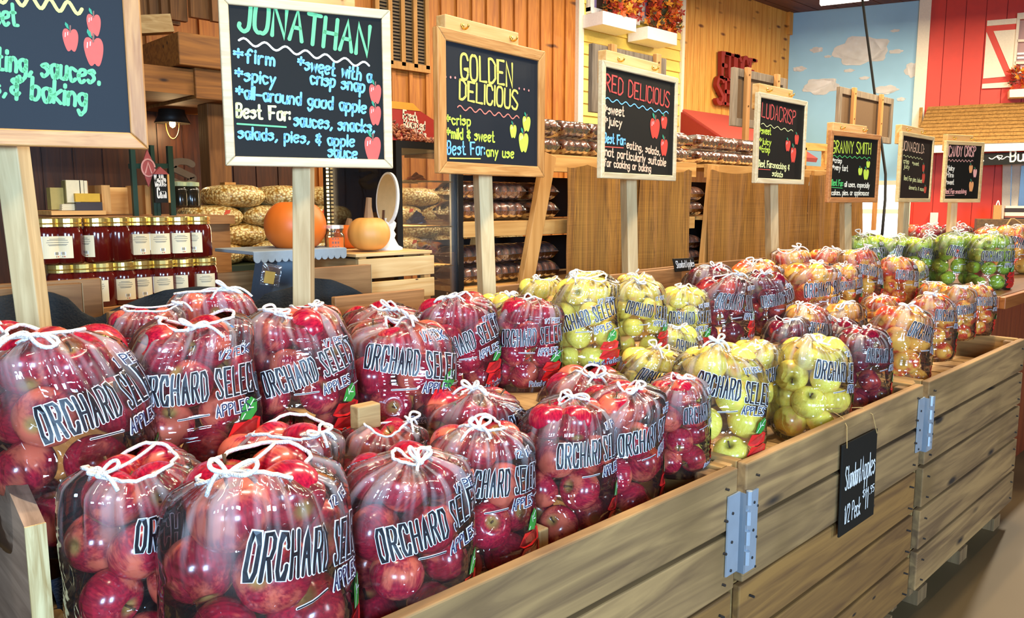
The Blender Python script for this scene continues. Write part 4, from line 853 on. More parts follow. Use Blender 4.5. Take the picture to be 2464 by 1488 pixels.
def bag(ix):
    place, row, u0, u1, vt, Y, var, zb, turn, mouth, lean = BAGS[ix]
    rr = random.Random(ix * 13 + 7); nr = np.random.RandomState(ix)
    top = onY((u0 + u1) / 2, vt, Y); Wd = (u1 - u0) / pxm(top) * 1.08; Wd = min(max(Wd, .19), .36); h = top.z - zb
    if h > Wd * 1.25: zb = top.z - Wd * 1.25; h = Wd * 1.25
    if h < Wd * .85: h = Wd * .85; zb = top.z - h
    near = Wd * pxm(top)
    k = groups_of[(place, row)]; n_ = k.index(ix); where = row.replace('raised ', '') + (' of ' if 'bin' in place else ' on ') + place + ', ' + ORD[n_] + ' from left'
    colw = {'dark red': 'dark red'}.get(var, var)
    lab = 'clear bag of ' + colw + ' apples, ' + where
    s = thing('apple_bag', lab, 'bag of apples', (top.x, Y, zb), group='bags of ' + colw + ' apples'); s.rotation_euler = (R(-lean * .6), R(rr.uniform(-4, 4)), R(turn + rr.uniform(-4, 4)))
    MW = wm(s); sc = Wd / .25
    # ---- apples inside
    ra = .186 * Wd; w2, d2 = Wd * .5, Wd * .44; ap = []; nL = max(2, int(round((h - 1.9 * ra) / (1.5 * ra))) + 1); zL = [ra * .97 + (h - 1.87 * ra) * i_ / (nL - 1) for i_ in range(nL)]; L = 0; a0 = rr.uniform(0, 6.28)
    cl_ = MW.inverted() @ Vector((0, 0, EYE)); cd_ = Vector((cl_.x, cl_.y)).normalized()
    for z in zL:
        fr_ = z / h; sh = float(np.interp(fr_, [0, .7, .85, 1], [1, 1, .86, .6])); n = 4 if sh > .8 else 3
        if var == 'green': n = 5 if sh > .8 else 3
        q = ra * (1 if n < 5 else .86)
        for j in range(n):
            a = a0 + 2 * math.pi * (j + .5 * (L % 2)) / n + rr.uniform(-.12, .12); R1, R2 = (w2 * sh - q - .004), (d2 * sh - q - .004)
            ap.append((math.cos(a) * max(R1, .02), math.sin(a) * max(R2, .02), z + rr.uniform(-.08, .08) * ra, q * rr.uniform(.94, 1.04)))
        L += 1
    # ---- film surface
    Mn, K = (88, 56) if near > 190 else ((64, 40) if near > 110 else (44, 28))
    th = np.arange(Mn) * 2 * math.pi / Mn; zf = np.linspace(0, 1, K) ** .92; zr = zf * h
    se = (np.abs(np.sin(th)) / w2) ** 2.5 + (np.abs(np.cos(th)) / d2) ** 2.5; se = se ** (-1 / 2.5)
    rho = np.interp(zf, [0, .05, .14, .35, .6, .74, .86, .94, 1.0], [.88, .98, 1.02, 1.02, 1.0, .98, .92, .8 if mouth > .4 else .68, mouth])
    r = rho[:, None] * se[None, :]
    cx, cy, cz, cr = np.array(ap).T
    rz2 = cr[:, None] ** 2 - (zr[None, :] - cz[:, None]) ** 2; ok = rz2 > 0
    ex_, ey_ = np.sin(th), -np.cos(th); dt = cx[:, None] * ex_ + cy[:, None] * ey_; cr2 = (cx[:, None] * ey_ - cy[:, None] * ex_) ** 2
    q = rz2[:, :, None] - cr2[:, None, :]; hit = (q > 0) & ok[:, :, None]
    ra_ = np.where(hit, dt[:, None, :] + np.sqrt(np.maximum(q, 0)), 0).max(0)
    g = np.maximum(r * .93, ra_ + .003)
    for _ in range(5 if K > 30 else 3):
        g = .5 * g + .25 * (np.roll(g, 1, 1) + np.roll(g, -1, 1)); gg = g.copy(); gg[1:-1] = .5 * g[1:-1] + .25 * (g[:-2] + g[2:]); g = gg
    g = np.maximum(g, np.where(ra_ > 0, ra_ + .0015, 0))
    up_ = smooth01(zf, .86, 1.0)[:, None]; g = g * (1 - up_) + r * up_
    pl_ = smooth01(zf, .55, 1.0)[:, None]
    ph = nr.rand(4) * 6.28; pleat = sum(a * np.sin(k_ * th + p_) for a, k_, p_ in ((.5, 11, ph[0]), (.45, 17, ph[1]), (.35, 26, ph[2])))
    g = g * (1 + .075 * pl_ * pleat[None, :])
    # broad slack folds on the sides
    fold = sum(a * np.sin(k_ * th[None, :] + f_ * zf[:, None] * 6 + p_) for a, k_, f_, p_ in ((1, 5, 1.3, ph[3]), (.8, 8, -1.7, ph[0]), (.6, 13, 2.6, ph[1])))
    g = g + .0016 * sc * np.maximum(fold, 0) * (1 - pl_ * .5)
    dent = sum(a * np.sin(k_ * th[None, :] + p_) * np.sin(f_ * zf[:, None] * 3.14 + p2) for a, k_, f_, p_, p2 in ((.5, 2, 1.6, ph[1], ph[0]), (.5, 3, 2.3, ph[3], ph[2]), (.4, 5, 3.1, ph[0], ph[3])))
    g = g * (1 + .03 * dent * (1 - pl_))
    ox, oy = nr.uniform(-.1, .1, 2) * Wd; oy -= .05 * Wd
    X = g * ex_[None, :] + ox * pl_ ** 2; Yy = g * ey_[None, :] + oy * pl_ ** 2
    Z = zr[:, None] + smooth01(zf, .8, 1)[:, None] * (.035 * Wd * np.sin(2 * th + ph[2])[None, :] + .02 * Wd * np.sin(3 * th + ph[1])[None, :]) - .0 * X
    P3 = np.stack([X, Yy, Z], 2)
    vs = P3.reshape(-1, 3).tolist() + [[0, 0, .002]]
    fs = [(i * Mn + j, i * Mn + (j + 1) % Mn, (i + 1) * Mn + (j + 1) % Mn, (i + 1) * Mn + j) for i in range(K - 1) for j in range(Mn)] + [(K * Mn, (j + 1) % Mn, j) for j in range(Mn)]
    me = bpy.data.meshes.new('film'); me.from_pydata(vs, [], fs); me.materials.append(filmm); me.polygons.foreach_set('use_smooth', [True] * len(fs))
    uv = me.uv_layers.new(name='UVMap'); dat = []
    for i in range(K - 1):
        for j in range(Mn): dat += [j / Mn, zf[i], (j + 1) / Mn, zf[i], (j + 1) / Mn, zf[i + 1], j / Mn, zf[i + 1]]
    for j in range(Mn): dat += [0, 0, 0, 0, 0, 0]
    uv.data.foreach_set('uv', dat); me.update()
    fo = bpy.data.objects.new('film', me); COL.objects.link(fo); fo.parent = s
    # ---- print on the film
    Rm = float(g[int(K * .5)].mean())
    def mp(x, y, k=0):
        t = (x / Rm) % (2 * math.pi); fi = t / (2 * math.pi) * Mn; j = int(fi) % Mn; a = fi - int(fi); j2 = (j + 1) % Mn
        yy = min(max(y, 0), h * .999); fk = float(np.interp(yy, zr, np.arange(K))); i = min(int(fk), K - 2); c = fk - i
        p = (P3[i, j] * (1 - a) + P3[i, j2] * a) * (1 - c) + (P3[i + 1, j] * (1 - a) + P3[i + 1, j2] * a) * c
        return (p[0] + math.sin(t) * (.0012 + .0007 * k), p[1] - math.cos(t) * (.0012 + .0007 * k), p[2])
    hs = h / .26; b = MB(); cap = .05 * sc; y0 = h * (.535 if zb > .93 and ix != 12 else .615); tl_ = rr.uniform(-.03, .03) * sc
    st = .012 * sc if near > 110 else .02 * sc
    def two(lines, w, wo, ci=0, co=1):
        ribbons(b, lines, wo, lambda x, y, k=0: mp(x, y, 0), co, st, 4); ribbons(b, lines, w, lambda x, y, k=0: mp(x, y, 1.6), ci, st, 4)
    cxp = .0
    two(text_lines('ORCHARD SELECT', (cxp - .115 * sc, y0 - tl_), (cxp + .105 * sc, y0 + tl_), cap, True, gap=2.7), .0044 * sc, (.0072 if near > 200 else .006) * sc)
    if near > 60:
        n5 = 3
        two(text_lines('APPLES', (cxp + .005 * sc, y0 - .034 * sc), (cxp + .075 * sc, y0 - .034 * sc + tl_ * .5), .02 * sc, n=n5), .0026 * sc, .0056 * sc, 4)
        two([[(cxp - .06 * sc, y0 - .026 * sc), (cxp - .008 * sc, y0 - .026 * sc)], [(cxp + .085 * sc, y0 - .026 * sc), (cxp + .13 * sc, y0 - .026 * sc)]], .0018 * sc, .0036 * sc)
        two(text_lines('1/2 PECK', (cxp + .02 * sc, y0 + cap + .016 * sc), (cxp + .085 * sc, y0 + cap + .018 * sc), .014 * sc, n=n5), .0018 * sc, .004 * sc, 4)
        if near > 150: two(text_lines('Picked at Perfection', (cxp - .02 * sc, h * .075), (cxp + .12 * sc, h * .1), .016 * sc, n=n5), .002 * sc, .0048 * sc, 4)
    b.build('printed_lettering', [prb, prw, prg, prr, prn], fo, local=True)
    b = MB(); c0 = Vector((cxp + .06 * sc, h * .2))
    lf_ = [(-.012, .055), (.0, .085), (.022, .098), (.034, .085), (.03, .062), (.012, .048)]
    b.add([mp(c0.x + q[0] * sc, c0.y + q[1] * sc * .8, 1) for q in lf_], [tuple(range(6))], 2)
    ribbons(b, [[(c0.x - .008 * sc, c0.y + .044 * sc), (c0.x + .026 * sc, c0.y + .072 * sc)], [(c0.x + .006 * sc, c0.y + .056 * sc), (c0.x + .006 * sc, c0.y + .068 * sc)], [(c0.x + .012 * sc, c0.y + .06 * sc), (c0.x + .022 * sc, c0.y + .058 * sc)]], .0018 * sc, lambda x, y, k=0: mp(x, y, 2), 1)
    for yb, yt, wl in ((.012, .034, .03), (-.014, .009, .033), (-.036, -.017, .026)):
        yb *= 1.2; yt *= 1.2; wl *= 1.3
        pts = [(-wl, yb + .004), (-wl * .6, yt), (0, yt - .003), (wl * .6, yt + .001), (wl, yt - .006), (wl * .8, yb), (0, yb - .004), (-wl * .7, yb - .002)]
        b.add([mp(c0.x + q[0] * sc, c0.y + q[1] * sc, 1) for q in pts], [tuple(range(7, -1, -1))], 3)
    b.build('printed_apple', [prb, prw, prg, prr, prn], fo, local=True)
    # ---- drawstring round the mouth with a bow
    rim = P3[-1] * 1.0; ctr = rim.mean(0); rp = [Vector(ctr + (p - ctr) * 1.02) for p in rim[::2]]
    b = MB(); cr_ = .0031 * max(.8, min(1.1, sc)); b.tube(rp, cr_, 6, closed=True)
    jb = rr.randrange(len(rp)) if mouth > .3 else 0
    ang = R(rr.uniform(-60, 60)) - math.pi / 2 + math.atan2(cd_.y, cd_.x) + math.pi / 2
    k0 = min(range(len(rp)), key=lambda i: -((rp[i] - Vector(ctr)).x * math.cos(ang) + (rp[i] - Vector(ctr)).y * math.sin(ang)))
    kp = rp[k0] + Vector((0, 0, .003)); out = Vector((rp[k0].x - ctr[0], rp[k0].y - ctr[1], 0)); out = out.normalized() if out.length > 1e-5 else Vector((1, 0, 0)); side = Vector((-out.y, out.x, 0))
    b.lathe([(0, -.006), (.006, -.003), (.0075, 0), (.006, .004), (0, .006)], kp, 8)
    for sg in (-1, 1):
        Lp = rr.uniform(.022, .046) * sc; el = rr.uniform(-.1, 1.4); dr_ = (side * sg * rr.uniform(.6, 1) + out * rr.uniform(-.5, .7) + Vector((0, 0, el))).normalized(); wv = dr_.cross(Vector((0, 0, 1)) + out * .3).normalized()
        b.tube([kp + dr_ * (Lp * math.sin(math.pi * t)) + wv * (Lp * .33 * math.sin(2 * math.pi * t)) - Vector((0, 0, .25 * Lp * math.sin(math.pi * t) ** 2)) for t in [i / 14 for i in range(15)]], cr_, 6)
        t_ = (side * sg * rr.uniform(.3, 1) + out * rr.uniform(-.4, .8)); lt_ = rr.uniform(.03, .06) * sc
        b.tube([kp + t_ * (lt_ * i / 6) + Vector((0, 0, lt_ * (.5 * i / 6 - .9 * (i / 6) ** 2))) for i in range(7)], cr_, 6)
    if rr.random() < .6:
        sp = rp[(k0 + len(rp) // 2) % len(rp)]; b.tube([kp.lerp(sp, t) + Vector((0, 0, -.006 * math.sin(math.pi * t))) for t in [i / 8 for i in range(9)]], cr_ * .9, 6)
    b.build('drawstring', cordm, s, local=True, smooth=True)
    for (ax, ay, az_, q) in ap:
        v2 = Vector((ax, ay)); 
        if v2.length > 1e-4 and v2.normalized().dot(cd_) < -.5 and az_ < h * .62: continue
        Mr = Matrix.Rotation(rr.uniform(0, 6.28), 4, 'Z') @ Matrix.Rotation(rr.uniform(0, 2.6), 4, 'X') @ Matrix.Rotation(rr.uniform(0, 6.28), 4, 'Z')
        APPLES.append((q * pxm(MW @ Vector((ax, ay, az_))), ix, MW @ Matrix.Translation((ax, ay, az_)) @ Mr @ Matrix.Scale(q, 4), var, where, colw))
for i in range(len(BAGS)): bag(i)
APPLES.sort(key=lambda a: -a[0])
def put_apple(a):
    o = bpy.data.objects.new('apple', AMESH[a[3]]); COL.objects.link(o); o.matrix_world = a[2]; o.matrix_basis = a[2]
    tag(o, a[5] + ' apple in the clear bag, ' + a[4], 'apple', 'apples in the bag ' + a[4])
    s_ = bpy.data.objects.new('stem', STEM); COL.objects.link(s_); s_.parent = o
for a in APPLES[:300]: put_apple(a)
vs, fs, lp, mi = [], [], [], []; names = list(VAR); nA = len(AV2)
for a in APPLES[300:]:
    Mx = np.array(a[2]); q = AV2 @ Mx[:3, :3].T + Mx[:3, 3]; k_ = len(vs) * 0 + sum(len(x) for x in vs); vs.append(q); lp.append(AV2); fs += [tuple(i + k_ for i in f) for f in AF2]; mi += [names.index(a[3])] * len(AF2)
if vs:
    me = bpy.data.meshes.new('bagged_apples'); V_ = np.concatenate(vs); me.from_pydata(V_.tolist(), [], fs)
    for k_ in names: me.materials.append(VAR[k_])
    me.polygons.foreach_set('material_index', mi); me.polygons.foreach_set('use_smooth', [True] * len(fs))
    a_ = me.attributes.new('lp', 'FLOAT_VECTOR', 'POINT'); a_.data.foreach_set('vector', np.concatenate(lp).ravel()); me.update()
    o = bpy.data.objects.new('bagged_apples', me); COL.objects.link(o); tag(o, 'smaller apples seen inside the farther clear bags in the bins and on the counter', 'apples', kind='stuff')
# ================================================================== BEHIND THE BINS
crate_w = wood('crate_wood', 'c89a5c', 'e4bf84', 'x', .6, .65, knots=.2); crate_y = wood('crate_wood_y', 'c08f50', 'dcb478', 'y', .6, .65)
board_w = wood('ledge_board', '8a5c30', 'b07c48', 'x', .8, .6); ladder_w = wood('ladder_wood', 'b8803c', 'd8a05a', 'z', .5, .6, knots=.25, kscale=(8, 2)); shelf_w = wood('shelf_wood', 'bc8440', 'dcaa62', 'x', .5, .6, knots=.2)
# back rails standing above the bins
for lab, u0, u1, v, Y in (('plain wooden back rail behind the red bags of the nearest bin', 806, 1022, 716, 2.0), ('plain wooden back rail behind the yellow bags of the middle bin', 1197, 1640, 690, 2.0), ('short wooden back rail at the left behind the nearest bin', 262, 305, 752, 2.0), ('dark-edged wooden back rail behind the dark red bags', 1520, 1905, 652, 2.06)):
    p, q = onY(u0, v, Y), onY(u1, v, Y); z_ = p.z
    tag(MB().box((p.x, Y, .6), (q.x, Y + .022, z_)).build('back_rail', board_w, bevel=.003), lab, 'board')
# ledge boards of the jar display
for lab, u0, u1, v, Y, hh in (('nearer of two ledge boards left of the post and below the jars', -60, 197, 682, 2.2, .2), ('farther of two ledge boards left of the post and below the jars', -60, 243, 670, 2.32, .2), ('ledge board end to the right of the jars', 430, 612, 652, 2.72, .2), ('ledge board before the slatted crate, under the grey stand', 745, 893, 637, 2.33, 1.0)):
    p, q = onY(u0, v, Y), onY(u1, v, Y); zz = q.z
    t_ = thing('ledge_board', lab, 'board', (q.x, Y, zz - hh))
    MB().box((p.x, Y, zz - hh - .3), (q.x - .001, Y + .028, zz)).build('board', board_w, t_, bevel=.002)
    MB().box((q.x - .0005, Y, zz - hh - .3), (q.x + .0015, Y + .028, zz)).build('board_end', wood('pale_end_grain', 'b8905a', 'd8b684', 'z'), t_)
# black landscape cloth
blk = plain('black_cloth', '222220', .85, bscale=180, bump=.4)
nx, ny = 90, 18; vs = []
CR = [(-120, 720), (0, 712), (60, 702), (120, 700), (165, 716), (200, 752), (235, 766), (262, 748), (330, 720), (400, 697), (470, 688), (540, 690), (590, 700), (618, 728), (640, 706), (700, 690), (750, 668), (800, 672), (850, 692), (893, 716), (940, 745), (1010, 770)]
CRP = [onY(u, v, 2.14) for u, v in CR]; cxs = [p.x for p in CRP]; czs = [p.z for p in CRP]
for i in range(nx):
    x_ = cxs[0] + (cxs[-1] - cxs[0]) * i / (nx - 1); zc_ = float(np.interp(x_, cxs, czs))
    for j in range(ny):
        f_ = j / (ny - 1); w_ = .006 * math.sin(x_ * 23 + f_ * 6) + .005 * math.sin(x_ * 41)
        if f_ < .5: g_ = f_ / .5; y_ = 2.075 + .065 * math.sin(g_ * math.pi / 2) + w_; z_ = zc_ - .34 * (1 - g_) ** 1.6
        else: g_ = (f_ - .5) / .5; y_ = 2.14 + .05 * g_ + w_ * .5; z_ = zc_ - .1 * g_ ** 1.5
        vs.append((x_, y_, z_))
b = MB(); b.add(vs, [(i * ny + j, (i + 1) * ny + j, (i + 1) * ny + j + 1, i * ny + j + 1) for i in range(nx - 1) for j in range(ny - 1)])
tag(b.build('black_cloth', blk, smooth=True), 'rumpled black cloth draped behind the nearest bin under the jars', 'cloth')
# jar display
JY = 2.62; zu = onY(300, 627, JY).z; zl = zu - .136
ledge = thing('jar_shelf', 'low plank shelf hidden under the two tiers of jars', 'shelf', (onY(300, 700, JY).x, JY, zl - .03))
MB().box((onY(60, 700, JY).x, JY - .07, zl - .025), (onY(520, 700, JY).x, JY + .09, zl)).build('plank', board_w, ledge)
for e in (70, 510): MB().box((onY(e, 700, JY).x - .02, JY - .06, 0), (onY(e, 700, JY).x + .02, JY + .08, zl - .025)).build('leg', board_w, ledge)
jam = plain('jam_red', '4e0d08', .12, spec=.8, bscale=25); lidm = plain('gold_lid', 'e0c070', .22, .9); paper = plain('label_paper', 'dcc79c', .6, bscale=8); inkd = plain('label_ink', '5c5248', .6); lblw = plain('label_white', 'e8e4dc', .6)
def jar(x, y, z, ang, lab, grp):
    s = thing('jam_jar', lab, 'jar', (x, y, z), ang, group=grp); r = .0415; hj = .134
    MB().lathe([(0, 0), (r * .9, 0), (r, .006), (r, .085), (r * .97, .098), (r * .84, .108), (r * .84, .112), (0, .112)], (0, 0, 0), 28).build('jar_body', jam, s, local=True, smooth=True)
    MB().lathe([(r * .86, .108), (r * .93, .109), (r * .93, .116), (r * .86, .118), (r * .93, .12), (r * .93, .132), (r * .88, hj), (0, hj)], (0, 0, 0), 28).build('lid', lidm, s, local=True, smooth=False)
    b = MB()
    def mp(a, zz, k=0): return ((r + .0006 + .0004 * k) * math.sin(a), -(r + .0006 + .0004 * k) * math.cos(a), zz)
    n = 12
    b.add([mp(-.75 + 1.5 * i / n, zz) for zz in (.017, .082) for i in range(n + 1)], [(i, i + 1, n + 1 + i + 1, n + 1 + i) for i in range(n)], 0)
    b.add([mp(-1.1 + .35 * i / 4, zz) for zz in (.03, .082) for i in range(5)], [(i, i + 1, 5 + i + 1, 5 + i) for i in range(4)], 2)
    for i, (zz, hw) in enumerate(((.074, .3), (.07, .45), (.064, .5), (.058, .42), (.055, .35))): ribbons(b, [[(-hw, zz), (hw, zz)]], .0012, lambda x_, y_, k=0: mp(x_, y_, 1), 1, .15)
    b.add([mp(q, zz, 1) for zz in (.026, .036) for q in (-.05, .3)], [(0, 1, 3, 2)], 2)
    for i in range(5): b.add([mp(q, zz, 2) for zz in (.0275, .0355) for q in (0 + .05 * i, .025 + .05 * i)], [(0, 1, 3, 2)], 1)
    b.add([mp(q, zz, 1) for zz in (.0205, .0235) for q in (.05, .11)], [(0, 1, 3, 2)], 1); b.add([mp(q, zz, 1) for zz in (.0205, .0235) for q in (.16, .24)], [(0, 1, 3, 2)], 3)
    b.build('paper_label', [paper, inkd, lblw, plain('label_red', 'b0301c', .6)], s, local=True)
rj = random.Random(3)
UA = [(118, 25), (166, -28), (236, -55), (286, -105), (336, 12), (383, 8), (432, 10), (479, -28)]; LA = [(146, 20), (194, 15), (242, -22), (292, 8), (337, 8), (387, 4), (438, -25), (489, 6)]
for nm, arr, zz in (('upper', UA, zu), ('lower', LA, zl)):
    for i, (u, a) in enumerate(arr):
        p = onY(u, 600, JY); cam_a = math.degrees(math.atan2(-p.y, -p.x)) + 90
        jar(p.x, JY + (.012 if i in (0, 4) else 0), zz, R(cam_a + a), 'jar of red preserve with gold lid, %s tier, %s from the left' % (nm, ORD[i]), 'jars of red preserve')
# pumpkins and what stands on the crate
pk = plain('pumpkin_orange', 'd8681c', .45, bscale=10); pt = plain('pumpkin_tan', 'd89a4a', .5, bscale=9); stm = plain('pumpkin_stem', '8a6a48', .8, bscale=30)
def pumpkin(u, vb, Y, wpx, hpx, mat, ribs, lab, stem=None):
    p = onY(u, vb, Y); k = 1 / pxm(p); rw = wpx * k / 2; hh = hpx * k
    s = thing('pumpkin', lab, 'pumpkin', p, group='pumpkins'); vs = []; nu, nv = 60, 24
    for i in range(nv + 1):
        ph = math.pi * i / nv; sr = math.sin(ph) ** .8; zz = hh * .5 * (1 - math.cos(ph) * (1 - .12 * math.exp(-(math.sin(ph) / .3) ** 2)))
        for j in range(nu):
            t = 2 * math.pi * j / nu; q = rw * sr * (1 - ribs * (abs(math.cos(4.5 * t)) ** 6)); vs.append((q * math.cos(t), q * math.sin(t), zz))
    MB().add(vs, [(i * nu + j, i * nu + (j + 1) % nu, (i + 1) * nu + (j + 1) % nu, (i + 1) * nu + j) for i in range(nv) for j in range(nu)]).build('body', mat, s, local=True, smooth=True)
    if stem:
        b = MB().tube([(0, 0, hh * .92), (0, 0, hh + stem * k * .5), (.003, 0, hh + stem * k)], [.02, .013, .011], 8); b.build('stem', stm, s, local=True)
PYY = 2.62
pumpkin(713, 606, PYY, 146, 124, pk, .008, 'big smooth orange pumpkin behind the post of the green-headed cream board'); pumpkin(842, 601, PYY + .22, 74, 62, pk, .03, 'small orange pumpkin behind the tan pumpkin', 12)
pumpkin(889, 605, PYY - .02, 102, 84, pt, .03, 'tan pumpkin with a tall stem on the slatted crate', 44)
p = onY(806, 605, PYY - .06); ca = thing('candle_jar', 'glass candle jar with orange label between the pumpkins', 'candle', p)
gl_ = film('clear_glass', .02, .04, .03, crinkle=.05, scale=3, uvpleat=False)
MB().lathe([(.032, 0), (.036, .006), (.036, .06), (.03, .068), (.03, .078), (.033, .08), (.033, .084)], p, 24).build('glass', gl_, ca, smooth=True)
MB().lathe([(0, .003), (.033, .003), (.033, .05), (0, .05)], p, 24).build('wax', plain('candle_wax', 'f0b050', .5), ca, smooth=True)
b = MB(); aa = math.atan2(-p.y, -p.x)
b.add([(p.x + .0368 * math.cos(aa + .1 + t), p.y + .0368 * math.sin(aa + .1 + t), p.z + zz) for zz in (.012, .052) for t in [-.7 + .2 * i for i in range(9)]], [(i, i + 1, 10 + i, 9 + i) for i in range(8)], 0)
for zz in (.046, .034, .03, .018): b.add([(p.x + .0372 * math.cos(aa + .1 + t), p.y + .0372 * math.sin(aa + .1 + t), p.z + z2) for z2 in (zz, zz + .003) for t in (-.35, 0, .35)], [(0, 1, 4, 3), (1, 2, 5, 4)], 1)
b.build('label', [plain('orange_label', 'f0641c', .6), inkd], ca)
MB().lathe([(0, .084), (.034, .084), (.034, .096), (0, .098)], p, 24).build('lid', plain('silver_lid', 'd8d8d4', .3, .6), ca)
# slatted crate
c0 = onY(862, 612, PYY - .13); c1 = onY(1040, 604, PYY - .13); zt_ = c0.z
cr = thing('slatted_crate', 'pale slatted wooden crate under the tan pumpkin', 'crate', ((c0.x + c1.x) / 2, PYY, zt_ - .4))
MB().box((c0.x - .01, PYY - .13, zt_ - .012), (c1.x, PYY + .24, zt_)).build('top', crate_w, cr, bevel=.002)
for i in range(4):
    z1 = zt_ - .02 - i * .088
    MB().box((c0.x, PYY - .13, z1 - .075), (c1.x + .01, PYY - .118, z1)).build('slat', crate_w, cr, bevel=.002)
    MB().box((c0.x, PYY - .116, z1 - .075), (c0.x + .012, PYY + .24, z1)).build('slat', crate_y, cr, bevel=.002)
for xx in (c0.x + .014, c1.x - .03): MB().box((xx, PYY - .116, zt_ - .38), (xx + .03, PYY - .09, zt_ - .013)).build('corner_post', ladder_w, cr)
# grey scalloped stand
g0 = onY(612, 610, PYY - .14); g1 = onY(836, 610, PYY - .14); gz = g0.z + .005; gm = plain('stand_grey', '8d979c', .6)
gs = thing('scalloped_stand', 'grey-blue stand with a scalloped edge under the big pumpkin', 'stand', ((g0.x + g1.x) / 2, PYY, gz - .2))
MB().box((g0.x, PYY - .13, gz - .012), (g1.x, PYY + .16, gz)).build('top', gm, gs, bevel=.002)
b = MB(); n = 14; wv = (g1.x - g0.x) / n
for i in range(n):
    pts = [(g0.x + wv * i, PYY - .135, gz - .002), (g0.x + wv * i, PYY - .135, gz - .025)] + [(g0.x + wv * (i + .5) - wv * .5 * math.cos(t), PYY - .135, gz - .025 - .014 * math.sin(t)) for t in [math.pi * j / 6 for j in range(1, 6)]] + [(g0.x + wv * (i + 1), PYY - .135, gz - .025), (g0.x + wv * (i + 1), PYY - .135, gz - .002)]
    b.prism(pts, (0, .005, 0))
b.build('scalloped_edge', gm, gs)
gc = (g0.x + g1.x) / 2
MB().prism([(gc - .1, PYY - .08, gz - .22), (gc + .1, PYY - .08, gz - .22), (gc + .06, PYY - .08, gz - .012), (gc - .06, PYY - .08, gz - .012)], (0, .16, 0)).build('foot', plain('stand_slate', '5a6a76', .6), gs)
MB().box((gc - .25, PYY - .1, 0), (gc + .2, PYY + .2, gz - .22)).build('base', board_w, gs)
# clear packet hanging beside the stand
p = onY(652, 662, 2.42); pkz = thing('snack_packet', 'small clear packet with a yellow card beside the grey stand', 'packet', p)
Mx = Matrix.Translation(p) @ Matrix.Rotation(R(-25), 4, 'Z') @ Matrix.Rotation(.2, 4, 'Y')
MB().box((-.03, -.012, -.035), (.03, .012, .035), 0, Mx).build('wrapper', film('packet_film', .08, .1, .1, uvpleat=False), pkz)
MB().box((-.02, -.013, -.028), (.012, -.0125, .012), 0, Mx).build('card', plain('card_yellow', 'c89c3c', .6), pkz)
MB().box((-.026, -.004, -.032), (.026, .008, .026), 0, Mx).build('contents', plain('packet_brown', '5a3418', .7), pkz)
# oval paddle on a turned white pedestal
p = onY(938, 603, PYY + .02); mr = thing('table_mirror', 'white oval tilting mirror on a turned pedestal, seen from behind', 'mirror', p)
k = 1 / pxm(p); whm = plain('chalk_white', 'e2e0d4', .6, bscale=30)
MB().lathe([(.0, 0), (.052, 0), (.052, .012), (.036, .02), (.03, .03), (.02, .05), (.026, .065), (.018, .08), (.026, .095), (.028, .11), (.02, .118), (.02, .13)], p, 24).build('pedestal', whm, mr, smooth=True)
nrm = Vector((-.95, -.12, .08)).normalized(); e1 = Vector((-.12, .95, 0)).normalized(); e2 = nrm.cross(e1)
if e2.z < 0: e2 = -e2
cm = p + Vector((0, 0, .205)); ov = [cm + e1 * (.062 * math.cos(t)) + e2 * (.106 * math.sin(t)) for t in [2 * math.pi * i / 36 for i in range(36)]]
MB().prism(ov, nrm * .012).build('oval_frame', whm, mr)
nf = (EYEV - cm); sg = 1 if nf.dot(nrm) > 0 else -1
ov2 = [q + (nrm * .0125 if sg > 0 else nrm * -.001) for q in [cm + e1 * (.055 * math.cos(t)) + e2 * (.098 * math.sin(t)) for t in [2 * math.pi * i / 36 for i in range(36)]]]
MB().add(ov2, [tuple(range(36))]).build('backing', plain('mirror_back', 'c8ac78', .6), mr)
q = cm + nrm * (.016 if sg > 0 else -.004); MB().beam(q - e2 * .09 + e1 * .01, q - e2 * .045 + e1 * .01, .01, .004, up=tuple(nrm)).build('catch', plain('catch_brown', '5a3c28', .5), mr)
# popcorn bags piled on a dark green shelf
pop = None
m, nt, N, L, P = nodes('popcorn'); tc = N.new('ShaderNodeTexCoord'); vo = N.new('ShaderNodeTexVoronoi'); vo.inputs['Scale'].default_value = 75; L.new(tc.outputs['Object'], vo.inputs['Vector'])
cr_ = N.new('ShaderNodeValToRGB'); e_ = cr_.color_ramp.elements; e_[0].color = (*H('f6e2a0'), 1); e_[1].color = (*H('a87a30'), 1); e_[0].position = .25; e_[1].position = .75; L.new(vo.outputs['Distance'], cr_.inputs[0]); L.new(cr_.outputs[0], P.inputs['Base Color'])
P.inputs['Roughness'].default_value = .35; P.inputs['Coat Weight'].default_value = .5; bp_ = N.new('ShaderNodeBump'); bp_.invert = True; bp_.inputs['Strength'].default_value = .8; bp_.inputs['Distance'].default_value = .008; L.new(vo.outputs['Distance'], bp_.inputs['Height']); L.new(bp_.outputs[0], P.inputs['Normal']); pop = m
tagr = plain('red_sticker', 'c8441c', .5)
def pillow(c, L_, W_, H_, rz, seed):
    rr = random.Random(seed); vs = []; nu, nv = 22, 14
    for i in range(nv + 1):
        ph = math.pi * i / nv
        for j in range(nu):
            t = 2 * math.pi * j / nu; sx = math.copysign(abs(math.cos(t)) ** .7, math.cos(t)); sy = math.copysign(abs(math.sin(t)) ** .7, math.sin(t)); s_ = math.sin(ph) ** .6
            q = Vector((L_ / 2 * sx * s_, W_ / 2 * sy * s_, H_ / 2 * -math.cos(ph))); q *= 1 + .04 * math.sin(q.x * 40 + seed) * math.sin(q.y * 37 + seed * 2); vs.append(q)
    b = MB().add(vs, [(i * nu + j, i * nu + (j + 1) % nu, (i + 1) * nu + (j + 1) % nu, (i + 1) * nu + j) for i in range(nv) for j in range(nu)]); return b
